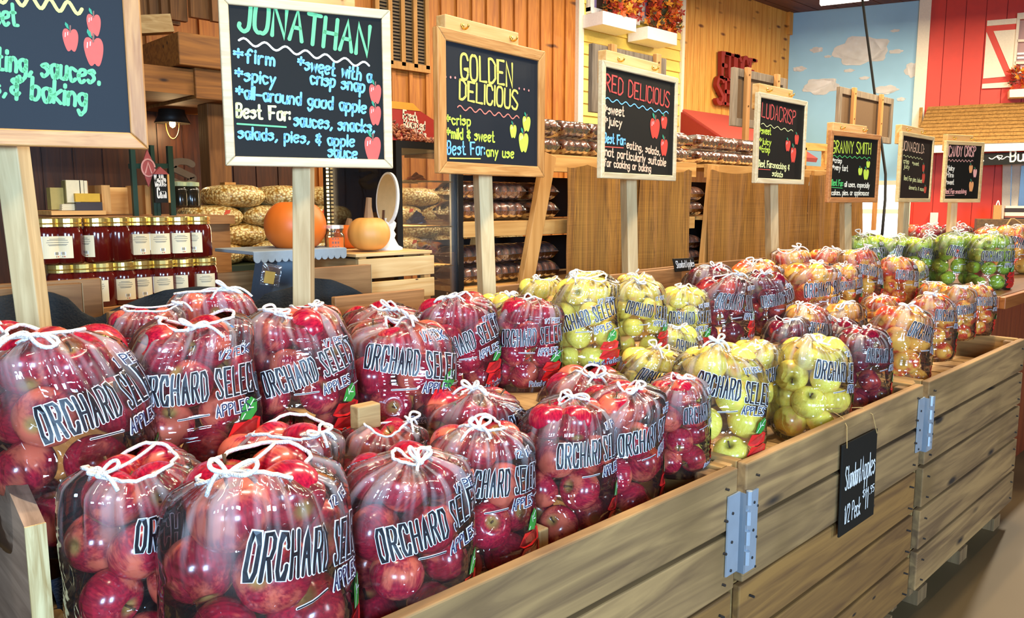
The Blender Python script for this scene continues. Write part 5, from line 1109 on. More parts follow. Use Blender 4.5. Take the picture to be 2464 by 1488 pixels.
PR = 3.95; zs = onY(560, 632, PR).z; nb = 0
xs0 = onY(436, 600, PR).x; xs1 = onY(1240, 600, PR).x
sf = thing('popcorn_shelf', 'dark green shelf carrying the piled popcorn bags', 'shelf', ((xs0 + xs1) / 2, PR, zs - .06)); grn = plain('dark_green', '24331f', .5)
MB().box((xs0 - .05, PR - .22, zs - .05), (xs1 + .1, PR + .3, zs)).build('board', grn, sf)
for xx in (xs0, xs1): MB().box((xx, PR - .2, 0), (xx + .05, PR + .28, zs - .05)).build('leg', grn, sf)
RW = ['bottom', 'second', 'third', 'top']
for r_ in range(4):
    n = 8 if r_ < 3 else 7
    for i in range(n):
        L_ = (xs1 - xs0) / 8; cx_ = xs0 + L_ * (i + .5 + (.45 if r_ % 2 else 0)); 
        if cx_ > xs1 + .1: continue
        zz = zs + .052 + r_ * .092 + (.01 if r_ == 3 else 0); s = thing('popcorn_bag', 'clear bag of popcorn, %s from the left in the %s layer of the pile' % (ORD[i], RW[r_]), 'bag of popcorn', (cx_, PR + rj.uniform(-.03, .02), zz), R(rj.uniform(-6, 6)), group='popcorn bags on the green shelf')
        pillow(None, L_ * 1.03, .3, .118, 0, nb).build('bag', pop, s, local=True, smooth=True); nb += 1
        if (i + r_) % 2 == 0: b = MB().add([(.0, -.149, .012), (.03, -.149, .018), (.038, -.146, .036), (.01, -.146, .034)], [(0, 1, 2, 3)]); b.build('sticker', tagr, s, local=True)
# dim shelf of books, jars and green stand behind the jars
SY = 3.45
def bx(u0, u1, v0, v1, Y, d=.06): a, c = onY(u0, v1, Y), onY(u1, v0, Y); return (a.x, Y, min(a.z, c.z)), (c.x, Y + d, max(a.z, c.z))
zk = onY(300, 517, SY).z; bc = thing('back_counter', 'plain wooden counter behind the jars carrying the books and stand', 'counter', (onY(300, 517, SY).x, SY, 0)); MB().box((onY(90, 517, SY).x, SY - .18, zk - .04), (onY(520, 517, SY).x, SY + .3, zk - .004)).build('top', board_w, bc); MB().box((onY(95, 517, SY).x, SY - .15, 0), (onY(515, 517, SY).x, SY + .28, zk - .04)).build('base', board_w, bc)
tag(MB().box(*bx(124, 255, 507, 518, SY - .06, .3)).build('book_shelf', shelf_w), 'short wooden shelf holding books behind the jars', 'shelf')
bookm = [plain('book_a', '7a6c3c', .6), plain('book_b', '8a5a28', .6), plain('book_c', '3a3020', .6), plain('paper_cream', 'd8c8a0', .7)]
def book(u0, u1, v0, v1, mi, lab, lean=0):
    lo, hi = bx(u0, u1, v0, v1, SY, .05); s = thing('book', lab, 'book', ((lo[0] + hi[0]) / 2, SY, lo[2])); MB().box(lo, hi).build('cover', bookm[mi], s); MB().box((lo[0] + .003, lo[1] - .001, lo[2] + .004), (hi[0] - .003, hi[1] - .003, hi[2] + .0015)).build('pages', bookm[3], s)
book(160, 192, 435, 490, 0, 'green-brown book facing out on the short shelf'); book(194, 202, 435, 488, 2, 'dark thin book standing right of the green-brown book'); book(203, 211, 436, 488, 1, 'brown thin book, rightmost standing on the short shelf')
for i in range(3): book(149, 186, 492 + i * 5, 496.5 + i * 5, 3, ['top', 'middle', 'bottom'][i] + ' pale booklet of the small stack on the short shelf')
tag(MB().box(*bx(124, 152, 452, 505, SY + .03, .05)).build('tin', plain('tin_cream', 'a89048', .5)), 'cream and black tin at the left end of the short shelf', 'tin')
tag(MB().box(*bx(182, 240, 466, 486, SY - .02, .06)).build('yellow_box', plain('box_yellow', 'c89a20', .6)), 'flat yellow box on dark packets on the short shelf', 'box')
tag(MB().box(*bx(184, 246, 487, 507, SY - .02, .06)).build('dark_packet', plain('packet_dark', '2a1c18', .4)), 'dark packets under the flat yellow box', 'packet')
wc = thing('wooden_box', 'plain open wooden box behind the green stand', 'box', onY(300, 512, SY + .1))
MB().box(*bx(262, 356, 452, 516, SY + .2, .02)).build('back_panel', shelf_w, wc); MB().box(*bx(248, 264, 446, 516, SY, .22)).build('side', ladder_w, wc); MB().box(*bx(352, 360, 446, 516, SY, .22)).build('side', ladder_w, wc)
gst = thing('green_stand', 'dark green metal display stand behind the jars', 'stand', onY(360, 520, SY - .1)); gmt = plain('green_metal', '1f3a2a', .45, .3)
for u, v0_, v1_, w in ((317, 356, 525, 11), (364, 350, 525, 9), (407, 352, 525, 12), (376, 440, 525, 10)):
    p0, p1 = onY(u, v0_, SY - .1), onY(u + 3, v1_, SY - .1); MB().beam(p0, (p0.x, p0.y, p1.z), w / pxm(p0), .02, up=(0, 1, 0)).build('upright', gmt, gst)
p0, p1 = onY(312, 400, SY - .09), onY(412, 400, SY - .09); MB().beam(p0, p1, .03, .02).build('crossbar', gmt, gst)
ds = thing('diamond_sign', 'faded red diamond-shaped sign on the green stand', 'sign', onY(358, 402, SY - .13))
dm = [onY(u, v, SY - .13) for u, v in ((354, 360), (374, 402), (358, 450), (340, 402))]; MB().prism(dm, (0, .008, 0)).build('panel', plain('faded_red', '9c4440', .6), ds)
def mpS(x_, y_, k=0): return Vector((x_, SY - .1315, y_))
cD = onY(357, 404, SY - .1315); b = MB()
ribbons(b, [[(cD.x + .026 * math.cos(t), cD.z + .034 * math.sin(t)) for t in [2 * math.pi * i / 16 for i in range(17)]], [(cD.x - .012, cD.z - .02), (cD.x, cD.z + .02), (cD.x + .012, cD.z - .02)]], .006, mpS); b.build('emblem', plain('emblem_pink', 'c88a80', .6), ds)
kc = thing('small_chalkboard', 'small chalkboard in a wooden frame reading Kettle Corn behind the jars', 'sign', onY(387, 490, SY - .15))
lo, hi = bx(374, 401, 420, 488, SY - .15, .01); MB().box(lo, hi).build('panel', chalk, kc); MB().box((hi[0], SY - .155, lo[2]), (hi[0] + .008, SY - .135, hi[2])).build('frame', ladder_w, kc)
MB().prism([(lo[0], SY - .155, hi[2]), (hi[0] + .008, SY - .155, hi[2]), ((lo[0] + hi[0]) / 2, SY - .155, hi[2] + .03)], (0, .02, 0)).build('roof', plain('faded_red', '9c4440', .6), kc)
b = MB(); mpK = lambda x_, y_, k=0: Vector((x_, SY - .1512, y_)); ww = hi[0] - lo[0]
ribbons(b, text_lines('Kettle', (lo[0] + .1 * ww, lo[2] + .065), (lo[0] + .9 * ww, lo[2] + .068), .045), .005, mpK); ribbons(b, text_lines('Corn', (lo[0] + .2 * ww, lo[2] + .02), (lo[0] + .85 * ww, lo[2] + .02), .038), .005, mpK); b.build('lettering', ink('e8e4da'), kc)
for i, u in enumerate((433, 462)):
    p = onY(u, 500, SY); s = thing('dark_jar', ['left', 'right'][i] + ' of two dark jars with pale green lids behind the preserve jars', 'jar', p); b = MB().lathe([(0, 0), (.035, 0), (.038, .01), (.038, .075), (.03, .09), (0, .09)], p, 18); b.build('jar_body', plain('dark_jar', '1c1a12', .15, spec=.8), s, smooth=True)
    MB().lathe([(.032, .09), (.034, .092), (.034, .108), (0, .112)], p, 18).build('lid', plain('pale_green_lid', 'a8b890', .4), s)
sl = thing('wall_letter', 'brown cut-out letter S on the wall beside the timber post', 'letter', onY(446, 440, SY + .3)); pS = onY(446, 442, SY + .3); b = MB()
ribbons(b, text_lines('S', (pS.x - .05, pS.z), (pS.x + .04, pS.z), .1), .03, lambda x_, y_, k=0: Vector((x_, SY + .3, y_)));
n0 = len(b.v); fs0 = list(b.f); b.add([Vector(p) + Vector((0, .02, 0)) for p in list(b.v)], [tuple(reversed(f)) for f in fs0]); b.build('letter_body', plain('letter_brown', '5a4a38', .6), sl)
gb = thing('green_box', 'dark green box on the popcorn pile below the timber post', 'box', onY(560, 470, PR + .1)); lo, hi = bx(538, 586, 453, 476, PR + .12, .12); MB().box(lo, hi).build('carton', plain('box_green', '2c4a34', .5), gb); MB().box((lo[0] + .02, lo[1] + .02, hi[2]), (lo[0] + .08, lo[1] + .08, hi[2] + .03)).build('tab', ladder_w, gb)

# ---- glass nut warmer
KX = onY(957, 500, 2.8).x; KY = 2.8; KX1 = onY(1104, 500, KY).x; KY1 = onX(790, 500, KX).y
zt = onY(960, 356, KY).z; zb = 1.02; blkm = plain('black_metal', '1c1a18', .4, .4)
wr = thing('nut_warmer', 'black-framed glass display warmer with roasted nuts header', 'display case', ((KX + KX1) / 2, (KY + KY1) / 2, zb))
pw = .03
for (xx, yy) in ((KX, KY), (KX1, KY), (KX, KY1), (KX1, KY1)): MB().box((xx - pw / 2, yy - pw / 2, zb), (xx + pw / 2, yy + pw / 2, zt)).build('upright', blkm, wr)
MB().box((KX - pw / 2, KY - pw / 2, zt), (KX1 + pw / 2, KY1 + pw / 2, zt + .03)).build('top_panel', blkm, wr); MB().box((KX - pw / 2, KY - pw / 2, zb - .02), (KX1 + pw / 2, KY1 + pw / 2, zb)).build('base_panel', blkm, wr)
for lo, hi in (((KX, KY - .003, zb), (KX1, KY + .003, zt)), ((KX - .003, KY, zb), (KX + .003, KY1, zt))): MB().box(lo, hi).build('glass_pane', gl_, wr)
wirem = plain('wire_gold', 'd8b070', .3, .7)
SHZ = [onY(1030, 438, KY + .2).z, onY(1030, 541, KY + .2).z, onY(1030, 632, KY + .2).z]
for z_ in SHZ:
    b = MB(); n = 12
    for i in range(n + 1): x_ = KX + .02 + (KX1 - KX - .04) * i / n; b.tube([(x_, KY + .02, z_), (x_, KY1 - .02, z_)], .0018, 5)
    for y_ in (KY + .02, (KY + KY1) / 2, KY1 - .02): b.tube([(KX + .02, y_, z_ - .004), (KX1 - .02, y_, z_ - .004)], .003, 6)
    b.build('wire_shelf', wirem, wr)
sil = plain('slotted_steel', 'b0aca4', .35, .7)
b = MB().box((KX1 - .03, KY + .018, zb), (KX1 - .012, KY + .03, zt)); b.build('slotted_rail', sil, wr)
b = MB()
for i in range(26): z_ = zb + .25 + i * .018; b.box((KX - .018, KY1 - .028, z_), (KX - .01, KY1 - .018, z_ + .011))
ledm = plain('led_glow', 'ffd890', .4, emit=4); b.build('light_strip', ledm, wr)
# header sign
hz0 = zt + .03; hz1 = onY(960, 246, KY).z; hb = thing('header_sign', 'slanted red header sign reading Fresh Roasted Nuts on the warmer', 'sign', (KX, KY, hz0))
xr_ = KX1 + .03; prof = [(KX - .1, hz0), (xr_, hz0), (xr_, hz0 + .02), (KX + (xr_ - KX) * .33, hz1 - .03), (KX + (xr_ - KX) * .22, hz1), (KX - .1, hz1)]
MB().prism([(x_, KY - .01, z_) for x_, z_ in prof], (0, .03, 0)).build('panel', plain('header_red', 'a8281e', .5), hb)
MB().prism([(x_, KY - .0115, z_) for x_, z_ in (prof[3], prof[4], prof[5], (KX - .1, hz1 - .03))], (0, .0015, 0)).build('band', plain('header_gold', 'e0a030', .5), hb)
b = MB(); mpH = lambda x_, y_, k=0: Vector((x_, KY - .0118, y_))
def pxz(u, v): q = onY(u, v, KY - .0118); return (q.x, q.z)
for t, u0_, v0_, u1_, v1_, c_ in (('Fresh', 970, 285, 1002, 292, 20), ('Roasted', 972, 305, 1022, 313, 20), ('Nuts', 996, 327, 1024, 334, 20)):
    p0, p1 = pxz(u0_, v0_), pxz(u1_, v1_); ribbons(b, text_lines(t, p0, p1, c_ / pxm(hb.location)), .0062, mpH)
b.build('lettering', ink('f4e8d4'), hb)
nutm = [plain('nut_a', '9a4a28', .5), plain('nut_b', 'c07850', .5), plain('nut_c', '6c3018', .5)]; b = MB(); rn = random.Random(8)
for i in range(150):
    u_ = rn.uniform(0, 1); x_ = KX - .09 + u_ * (.3); z_ = hz0 + .004 + rn.uniform(0, .1) * max(.12, 1 - u_ * 1.1); c = Vector((x_, KY - .014, z_)); a = rn.uniform(0, 3.1)
    d1 = Vector((math.cos(a), 0, math.sin(a))) * .012; d2 = Vector((-math.sin(a), 0, math.cos(a))) * .006
    b.add([c + d1 * math.cos(t) + d2 * math.sin(t) for t in [2 * math.pi * j / 8 for j in range(8)]] + [c + Vector((0, -.005, 0))], [(j, (j + 1) % 8, 8) for j in range(8)], rn.randrange(3))
o = b.build('printed_nuts', nutm, hb)
# orange and purple leaf-like packets on the warmer shelves
def crumple(u, v, Y, w, h, mat, lab, seed, onx=None):
    rr = random.Random(seed); p = onX(u, v, onx) if onx else onY(u, v, Y); k = 1 / pxm(p); vs = []; nu, nv = 12, 7
    for i in range(nv + 1):
        f_ = i / nv
        for j in range(nu): t = 2 * math.pi * j / nu; q = w * k * .5 * (1 - f_ ** 1.6) * rr.uniform(.7, 1.15); vs.append((p.x + q * math.cos(t), p.y + q * math.sin(t) * .8, p.z + h * k * f_ * rr.uniform(.85, 1.1)))
    tag(MB().add(vs, [(i * nu + j, i * nu + (j + 1) % nu, (i + 1) * nu + (j + 1) % nu, (i + 1) * nu + j) for i in range(nv) for j in range(nu)]).build('cellophane_bag', mat), lab, 'bag', 'cellophane bags in the warmer')
ocel = plain('orange_cellophane', 'e0701c', .25, spec=.8); pcel = plain('purple_cellophane', '38304c', .25, spec=.8)
xin = KX + .12
crumple(835, 466, 0, 44, 44, ocel, 'orange cellophane bag at the left on the upper warmer shelf', 1, xin); crumple(872, 463, 0, 52, 48, ocel, 'orange cellophane bag in the middle of the upper warmer shelf', 2, xin); crumple(906, 458, 0, 40, 34, ocel, 'orange cellophane bag nearest the black upright on the upper shelf', 3, xin)
crumple(1002, 437, KY + .2, 56, 22, ocel, 'orange cellophane bag on the upper shelf right of the black upright', 4); crumple(1004, 538, KY + .2, 60, 30, pcel, 'dark purple cellophane bag on the middle warmer shelf', 5)
# glow of the warmer's strips
for yy, p_ in ((KY1 - .06, 7),):
    pl = bpy.data.lights.new('warmer_strip', 'AREA'); pl.shape = 'RECTANGLE'; pl.size = .03; pl.size_y = .5; pl.energy = p_ * .6; pl.color = (1, .75, .42); po = bpy.data.objects.new('warmer_strip', pl); COL.objects.link(po); po.location = (KX + .02, yy, (zb + zt) / 2 + .1); po.rotation_euler = (R(90), 0, R(150))

# ---- ladder racks with donut packs and burlap
RY = 2.8
donut_m = [plain('donut_brown', 'a05c34', .35, bscale=40), plain('donut_dark', '7c4220', .35, bscale=40)]
shellm = film('clamshell', .08, .1, .12, crinkle=.25, scale=20, uvpleat=False)
def clam_meshes():
    def lobe(sgn):
        vs = []; nx_, ny_ = 33, 12; Lx, Ly, hz_ = .2, .19, .047
        for i in range(nx_):
            fx = i / (nx_ - 1); rid = .78 + .22 * abs(math.sin(fx * math.pi * 4)) ** .6; ed = .5 + .5 * min(1, math.sin(math.pi * min(max(fx, .001), .999)) * 3)
            for j in range(ny_):
                fy = j / (ny_ - 1); a = math.pi * fy; vs.append(((fx - .5) * Lx, -math.cos(a) * Ly / 2 * (.82 + .18 * 1), sgn * (math.sin(a) ** .55 * hz_ * rid * ed)))
        return vs, [(i * ny_ + j, (i + 1) * ny_ + j, (i + 1) * ny_ + j + 1, i * ny_ + j + 1) for i in range(nx_ - 1) for j in range(ny_ - 1)]
    b = MB(); v, f = lobe(1); b.add(v, f); top = b.build('lid', shellm, smooth=True)
    b = MB(); v, f = lobe(-1); b.add(v, f); b.box((-.102, -.1, -.0015), (.102, .1, .0015)); bot = b.build('tray', shellm, smooth=False)
    b = MB(); vs = []; nu, nv = 18, 8
    for i in range(nu):
        t = 2 * math.pi * i / nu
        for j in range(nv): q = 2 * math.pi * j / nv; rr_ = .026 + .0145 * math.cos(q); vs.append((.017 * math.sin(q), rr_ * math.cos(t), rr_ * math.sin(t)))
    b.add(vs, [(i * nv + j, i * nv + (j + 1) % nv, ((i + 1) % nu) * nv + (j + 1) % nv, ((i + 1) % nu) * nv + j) for i in range(nu) for j in range(nv)]); dn = b.build('donut', donut_m[0], smooth=True); dn2 = dn.copy(); dn2.data = dn.data.copy(); dn2.data.materials[0] = donut_m[1]; COL.objects.link(dn2)
    out = [x.data for x in (top, bot, dn, dn2)]
    for x in (top, bot, dn, dn2): bpy.data.objects.remove(x)
    return out
CL = clam_meshes()
def clam(x, y, z, rz, lab, grp, sd):
    s = thing('donut_pack', lab, 'pack of donuts', (x, y, z + .047), rz, group=grp)
    for nm, me in (('lid', CL[0]), ('tray', CL[1])): o = bpy.data.objects.new(nm, me); COL.objects.link(o); o.parent = s
    for i in range(4):
        for j in ((-.045, .045) if sd == 0 else (-.045,)):
            o = bpy.data.objects.new('donut', CL[2 + (i + sd) % 2]); COL.objects.link(o); o.parent = s; o.location = (-.075 + .05 * i, j, 0)
def run(xa, xb, y, z, layers, who, sd=1):
    n = max(1, int((xb - xa) / .207)); 
    for L_ in range(layers):
        for i in range(n):
            clam(xa + .105 + (xb - xa - .21) * (i / max(1, n - 1) if n > 1 else .5), y + rj.uniform(-.01, .01), z + L_ * .094, R(rj.uniform(-3, 3)), 'donut pack %s, %s layer, %s from left' % (who, ['lower', 'upper'][L_], ORD[i]), 'donut packs ' + who, sd)
zT = onY(1345, 372, RY).z; zM = onY(1200, 531, RY).z; zB = onY(1200, 684, RY).z
xq = lambda u, Y=RY: onY(u, 450, Y).x
R1a, R1b, R2a, R2b, R3b = xq(1100), xq(1668), xq(1690), xq(1945), xq(2072)
def rack(xa, xb, lab, legs):
    s = thing('ladder_rack', lab, 'rack', ((xa + xb) / 2, RY, 0), group='wooden ladder racks')
    for z_, w in ((zT, .09), (zM, .075), (zB, .05)):
        MB().box((xa, RY - .02, z_ - w), (xb, RY + .005, z_ - .003)).build('shelf_edge', shelf_w, s, bevel=.003); MB().box((xa, RY + .005, z_ - .025), (xb, RY + .42, z_ - .003)).build('shelf', shelf_w, s)
    for p, q, w in legs: MB().beam(p, q, w, .035, up=(0, 1, 0)).build('leg', ladder_w, s, bevel=.003)
    return s
LY = RY - .04
def leg(u0, v0, u1, v1, Y=LY):
    a, c = onY(u0, v0, Y), onY(u1, v1, Y); d = (c - a) * ((a.z - .0) / max(.05, a.z - c.z)); return (tuple(a), tuple(a + d), .085)
rack(R1a + .02, R1b, 'wooden ladder rack with donut packs nearest the glass warmer, its left half uncovered', [leg(1164, 455, 1122, 690, RY + .44), leg(1320, 372, 1272, 640), ((R1b - .05, RY + .2, zT - .06), (R1b - .05, RY + .2, 0), .08)])
rack(R2a + .02, R2b, 'second wooden ladder rack of donut packs, behind a burlap panel', [((R2a + .06, LY, zT - .01), (R2a - .15, LY, 0), .085), ((R2b - .04, RY + .2, zT - .06), (R2b - .04, RY + .2, 0), .08)])
rack(R2b + .05, R3b, 'third wooden ladder rack at the far end, behind burlap', [((R2b + .1, RY + .2, zT - .06), (R2b + .1, RY + .2, 0), .085), ((R3b - .05, RY + .2, zT - .06), (R3b - .05, RY + .2, 0), .085)])
bkm = plain('rack_shade', '1c130c', .8)  # added dark sheets stand in for the shade behind the racks
for lab_, xa_, xb_, za_, zb_2 in (('added black sheet for shade behind the middle shelf of the first donut rack', xq(1250), R1b, zM, zT - .1), ('added black sheet for shade behind the second donut rack', R2a, R3b, zB - .1, zT - .1), ('added black sheet for shade behind the low shelf of the first donut rack', R1a + .1, R1b, zB - .2, zB + .2)): tag(MB().box((xa_, RY + .425, za_), (xb_, RY + .435, zb_2)).build('shade_sheet', bkm), lab_, 'cloth')
run(xq(1292), R1b - .02, RY + .12, zT, 2, 'on the top shelf of the first rack', 1); run(R2a + .03, R2b - .05, RY + .12, zT, 2, 'on the top shelf of the second rack', 1)
run(R1a + .03, xq(1355), RY + .12, zM, 2, 'on the middle shelf of the first rack', 1); run(R1a + .03, xq(1355), RY + .12, zB, 2, 'on the lowest shelf of the first rack', 1)
run(xq(1655), xq(1655) + .25, RY + .12, zM, 2, 'in the gap between the burlap panels', 1); run(xq(1655), xq(1655) + .25, RY + .12, zB, 2, 'low in the gap between the burlap panels', 1)
run(R2a + .03, R2b - .05, RY + .55, zT - .03, 1, 'at the back of the second rack', 1) if False else None
burlap()
def burlap_panel(u0, u1, v, lab, Y=RY - .06, sd=0, split=None):
    a, c = onY(u0, v, Y), onY(u1, v, Y); zt2 = a.z; nx_, nz_ = 60, 26; vs = []; rr = random.Random(sd)
    for i in range(nx_):
        f_ = i / (nx_ - 1); x_ = a.x + (c.x - a.x) * f_
        for j in range(nz_):
            g = j / (nz_ - 1); fold = .028 * math.sin(f_ * 9 + sd * 3) + .024 * math.sin(f_ * 23 + sd + .5 * math.sin(g * 3)) + .013 * math.sin(f_ * 51 + sd * 2); 
            edge = (.012 * math.sin(g * 9 + sd) if i in (0, nx_ - 1) else 0); sag = -.02 * abs(math.sin(f_ * math.pi * 2.5 + sd)) * (1 - g) ** 6
            vs.append((x_ + edge, Y - fold * (.25 + g) - .02, zt2 + sag - g * 1.25))
    tag(MB().add(vs, [(i * nz_ + j, i * nz_ + j + 1, (i + 1) * nz_ + j + 1, (i + 1) * nz_ + j) for i in range(nx_ - 1) for j in range(nz_ - 1)]).build('burlap_panel', MATS['burlap'], smooth=True), lab, 'burlap curtain', 'burlap panels hung on the racks')
burlap_panel(1352, 1540, 394, 'burlap panel hanging left of the post of the peach-lettered board', sd=1); burlap_panel(1532, 1656, 402, 'burlap panel hanging right of the post of the peach-lettered board', Y=RY - .075, sd=2)
burlap_panel(1702, 1942, 408, 'burlap panel hanging behind the narrow red-headed board', sd=3); burlap_panel(1946, 2068, 416, 'burlap panel hanging behind the brown-framed board', sd=4)
# weathered sign backs on strips above the racks
wth = wood('barn_grey', '6c5c48', '94826a', 'z', .9, .8); hb_ = plain('hardboard', '6e5232', .8); strip_m = wood('strip_wood', 'b87a3a', 'd49a58', 'z', .6, .6)
def sign_back(cn, Y, st, lab):
    q = [onY(u, v, Y) for u, v in cn]; x0_, x1_ = (q[0].x + q[3].x) / 2, (q[1].x + q[2].x) / 2; zt2, zb2 = (q[0].z + q[1].z) / 2, (q[2].z + q[3].z) / 2
    s = thing('weathered_board', lab, 'sign board', ((x0_ + x1_) / 2, Y, zb2), group='backs of the donut signs'); w = .055
    for lo, hi in (((x0_, zb2), (x0_ + w, zt2)), ((x1_ - w, zb2), (x1_, zt2)), ((x0_ + w, zt2 - w), (x1_ - w, zt2)), ((x0_ + w, zb2), (x1_ - w, zb2 + w))): MB().box((lo[0], Y, lo[1]), (hi[0], Y + .03, hi[1])).build('frame_board', wth, s, bevel=.003)
    MB().box((x0_ + w * .8, Y + .015, zb2 + w * .8), (x1_ - w * .8, Y + .025, zt2 - w * .8)).build('panel', hb_, s)
    for u, zlo in st:
        xx = onY(u, cn[0][1] + 30, Y - .03).x; b = MB().box((xx - .025, Y - .03, zlo), (xx + .025, Y - .002, zt2 + .01)); b.build('strip', strip_m, s, bevel=.002)
        b = MB()
        for z_ in (zt2 - .04, zt2 - .25): b.tube([(xx, Y - .029, z_), (xx, Y - .033, z_)], .006, 8)
        b.build('screw', plain('screw', '6a4a28', .4, .6), s)
sign_back([(1428, 108), (1605, 138), (1600, 285), (1422, 275)], RY + .12, [(1478, zT + .0), (1586, zT + .0)], 'weathered board back with two strips above the peach-lettered board')
sign_back([(1770, 166), (1895, 186), (1888, 318), (1760, 302)], RY + .12, [(1803, zT - .3), (1874, zT + .1)], 'weathered board back with two strips behind the narrow red-headed board')
sign_back([(2022, 218), (2155, 230), (2142, 344), (2014, 332)], RY + .15, [(2058, zT), (2124, zT - .5)], 'weathered board back with two strips over the brown-framed board')
# bright window glimpsed at the far end and a wooden booth frame
wl = thing('window_4', None, None, dep(2110, 500, 9.5)); struct(wl)
p, q = tl(2020, 575), tl(2180, 440); MB().prism([T(p[0], p[1], .02), T(q[0] - .02, p[1], .02), T(q[0] - .02, q[1], .02), T(p[0], q[1], .02)], TN * .01).build('pane', plain('day_pane', 'eef4ff', .3, emit=1.6), wl)
b = MB()
for z_ in (p[1], (p[1] + q[1]) / 2, q[1]): b.prism([T(p[0], z_ - .03, .03), T(q[0] - .02, z_ - .03, .03), T(q[0] - .02, z_ + .03, .03), T(p[0], z_ + .03, .03)], TN * .03)
b.build('window_frame', cream, wl)
bf = thing('booth_stand', 'small wooden booth frame between the narrow red-headed and brown-framed boards', 'frame', onY(1960, 420, 3.6))
for a_, c_, w in (((1926, 352), (1990, 356), .07), ((1934, 356), (1934, 470), .05), ((1985, 356), (1985, 470), .06), ((1926, 405), (1990, 408), .05)): p0, p1 = onY(*a_, 3.6), onY(*c_, 3.6); MB().beam(p0, (p1.x, p1.y, 0) if p1.z < p0.z - .2 else p1, w, .04, up=(0, 1, 0)).build('bar', shelf_w, bf)

# ---- counter at the right end
cc = dep(2421, 715, 4.15); CXc, CYc, CZc = cc.x, cc.y, cc.z
ct = thing('counter', 'dark-topped serving counter carrying the green apple bags', 'counter', (CXc + 1.2, CYc + .7, 0))
ctop = wood('counter_top', '4a2c18', '6a4224', 'x', .5, .35); cedge = wood('counter_edge', '8a4a1c', 'a8642c', 'x', .5, .4)
MB().box((CXc + .03, CYc + .03, CZc - .066), (CXc + 2.6, CYc + 1.55, CZc)).build('top', ctop, ct)
b = MB().box((CXc, CYc, CZc - .066), (CXc + 2.6, CYc + .03, CZc - .002)); b.box((CXc, CYc + .03, CZc - .066), (CXc + .03, CYc + 1.55, CZc - .002)); b.build('edge', cedge, ct, bevel=.004)
b = MB(); cedar = wood('counter_cedar', '6c2a12', '8a3c1c', 'z', .6, .5)
x_ = CXc + .07
while x_ < CXc + 2.5: b.box((x_, CYc + .07, 0), (x_ + .088, CYc + .09, CZc - .066)); x_ += .092
y_ = CYc + .09
while y_ < CYc + 1.5: b.box((CXc + .07, y_, 0), (CXc + .09, y_ + .088, CZc - .066)); y_ += .092
b.build('panelling', cedar, ct)
# far counter bits before the red wall
def farbox(u0, u1, v0, v1, off, d, mat, name, lab, cat):
    a, c = onT(u0, v1, off), onT(u1, v0, off); t0, t1_ = (a - PC).dot(TD), (c - PC).dot(TD); z0, z1 = min(a.z, c.z), max(a.z, c.z)
    return tag(MB().prism([T(t0, z0, off), T(t1_, z0, off), T(t1_, z1, off), T(t0, z1, off)], TN * -d).build(name, mat, bevel=.003), lab, cat)
farbox(2344, 2520, 529, 620, 1.6, .4, wood('dark_crate', '4a3418', '6a4c24', 'x', .6), 'dark_crate', 'dark weathered crate on the far counter before the red wall', 'crate')
kb = thing('paper_bag', 'brown paper gift bag with handle on the dark crate', 'bag', onT(2400, 529, 1.5))
a, c = onT(2389, 530, 1.5), onT(2411, 494, 1.5); t0, t1_ = (a - PC).dot(TD), (c - PC).dot(TD)
MB().prism([T(t0, a.z, 1.5), T(t1_, a.z, 1.5), T(t1_, c.z, 1.5), T(t0, c.z, 1.5)], TN * -.08).build('bag', plain('kraft', 'b08448', .7), kb)
MB().tube([T(t0 + (t1_ - t0) * (.3 + .4 * i / 8), c.z + .05 * math.sin(math.pi * i / 8), 1.49) for i in range(9)], .006, 6).build('handle', plain('handle_white', 'f0ece4', .6), kb)
ck = thing('cake_box', 'clear-fronted box of layered cake slices at the right edge', 'box', onT(2440, 529, 1.45)); lay = [plain('cake_dark', '2a1c18', .6), plain('cake_cream', 'e8d8b8', .6), plain('cake_red', '8a4a38', .6)]
a, c = onT(2417, 530, 1.45), onT(2490, 496, 1.45); t0, t1_ = (a - PC).dot(TD), (c - PC).dot(TD); hh = c.z - a.z
for i, (f0, f1, mi) in enumerate(((0, .18, 0), (.18, .3, 2), (.3, .55, 1), (.55, .85, 0), (.85, 1, 1))): MB().prism([T(t0, a.z + hh * f0, 1.45), T(t1_, a.z + hh * f0, 1.45), T(t1_, a.z + hh * f1, 1.45), T(t0, a.z + hh * f1, 1.45)], TN * -.12).build('layer', lay[mi], ck)
dp = thing('dispenser', 'white dispenser on the red wall beside the farthest board post', 'dispenser', onT(2246, 550, .1))
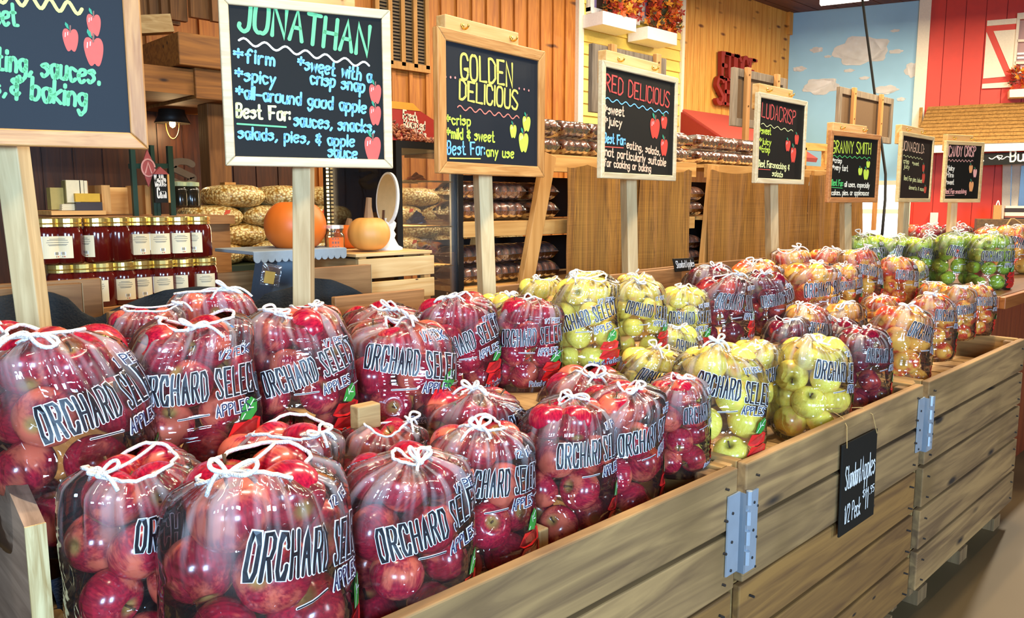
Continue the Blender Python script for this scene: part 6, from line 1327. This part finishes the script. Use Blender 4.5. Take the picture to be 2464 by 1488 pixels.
a, c = onT(2236, 552, .1), onT(2258, 512, .1); t0, t1_ = (a - PC).dot(TD), (c - PC).dot(TD); MB().prism([T(t0, a.z, .1), T(t1_, a.z, .1), T(t1_, c.z, .1), T(t0, c.z, .1)], TN * -.1).build('body', plain('dispenser_white', 'd8d4cc', .4), dp); MB().prism([T(t0 + .02, a.z - .1, .09), T(t1_ - .02, a.z - .1, .09), T(t1_ - .02, a.z, .09), T(t0 + .02, a.z, .09)], TN * -.06).build('tray', plain('pinkish', 'b88a88', .4), dp)

tn = thing('framed_note', 'small black framed note standing behind the counter apples', 'sign', onT(2192, 566, 2.2)); a, c = onT(2176, 567, 2.2), onT(2210, 541, 2.2); t0, t1_ = (a - PC).dot(TD), (c - PC).dot(TD)
MB().prism([T(t0, a.z, 2.2), T(t1_, a.z, 2.2), T(t1_, c.z, 2.2), T(t0, c.z, 2.2)], TN * -.02).build('frame', shelf_w, tn); e = .02
MB().prism([T(t0 + e, a.z + e, 2.21), T(t1_ - e, a.z + e, 2.21), T(t1_ - e, c.z - e, 2.21), T(t0 + e, c.z - e, 2.21)], TN * -.005).build('panel', chalk, tn)
b = MB(); hh = c.z - a.z
for f_ in (.75, .62): ribbons(b, [[(t0 + .03, a.z + hh * f_), (t1_ - .03, a.z + hh * f_)]], .012, lambda x_, y_, k=0: T(x_, y_, 2.213), 0)
ribbons(b, [[(t0 + .03, a.z + hh * .42), (t0 + .1, a.z + hh * .42)]], .02, lambda x_, y_, k=0: T(x_, y_, 2.213), 1); b.build('lettering', [ink('e8e0d0'), ink('d84a3a')], tn)
MB().prism([T((t0 + t1_) / 2 - .02, 0, 2.19), T((t0 + t1_) / 2 + .02, 0, 2.19), T((t0 + t1_) / 2 + .02, a.z, 2.19), T((t0 + t1_) / 2 - .02, a.z, 2.19)], TN * -.02).build('stake', shelf_w, tn)
wp = thing('basket_handle', 'thin bent twig handle rising behind the apples at the right edge', 'basket', dep(2430, 560, 6.2)); MB().tube([dep(u, v, 6.2) for u, v in ((2418, 552), (2424, 540), (2433, 527), (2440, 527), (2452, 535), (2470, 548))], .006, 6).build('handle', twine, wp)
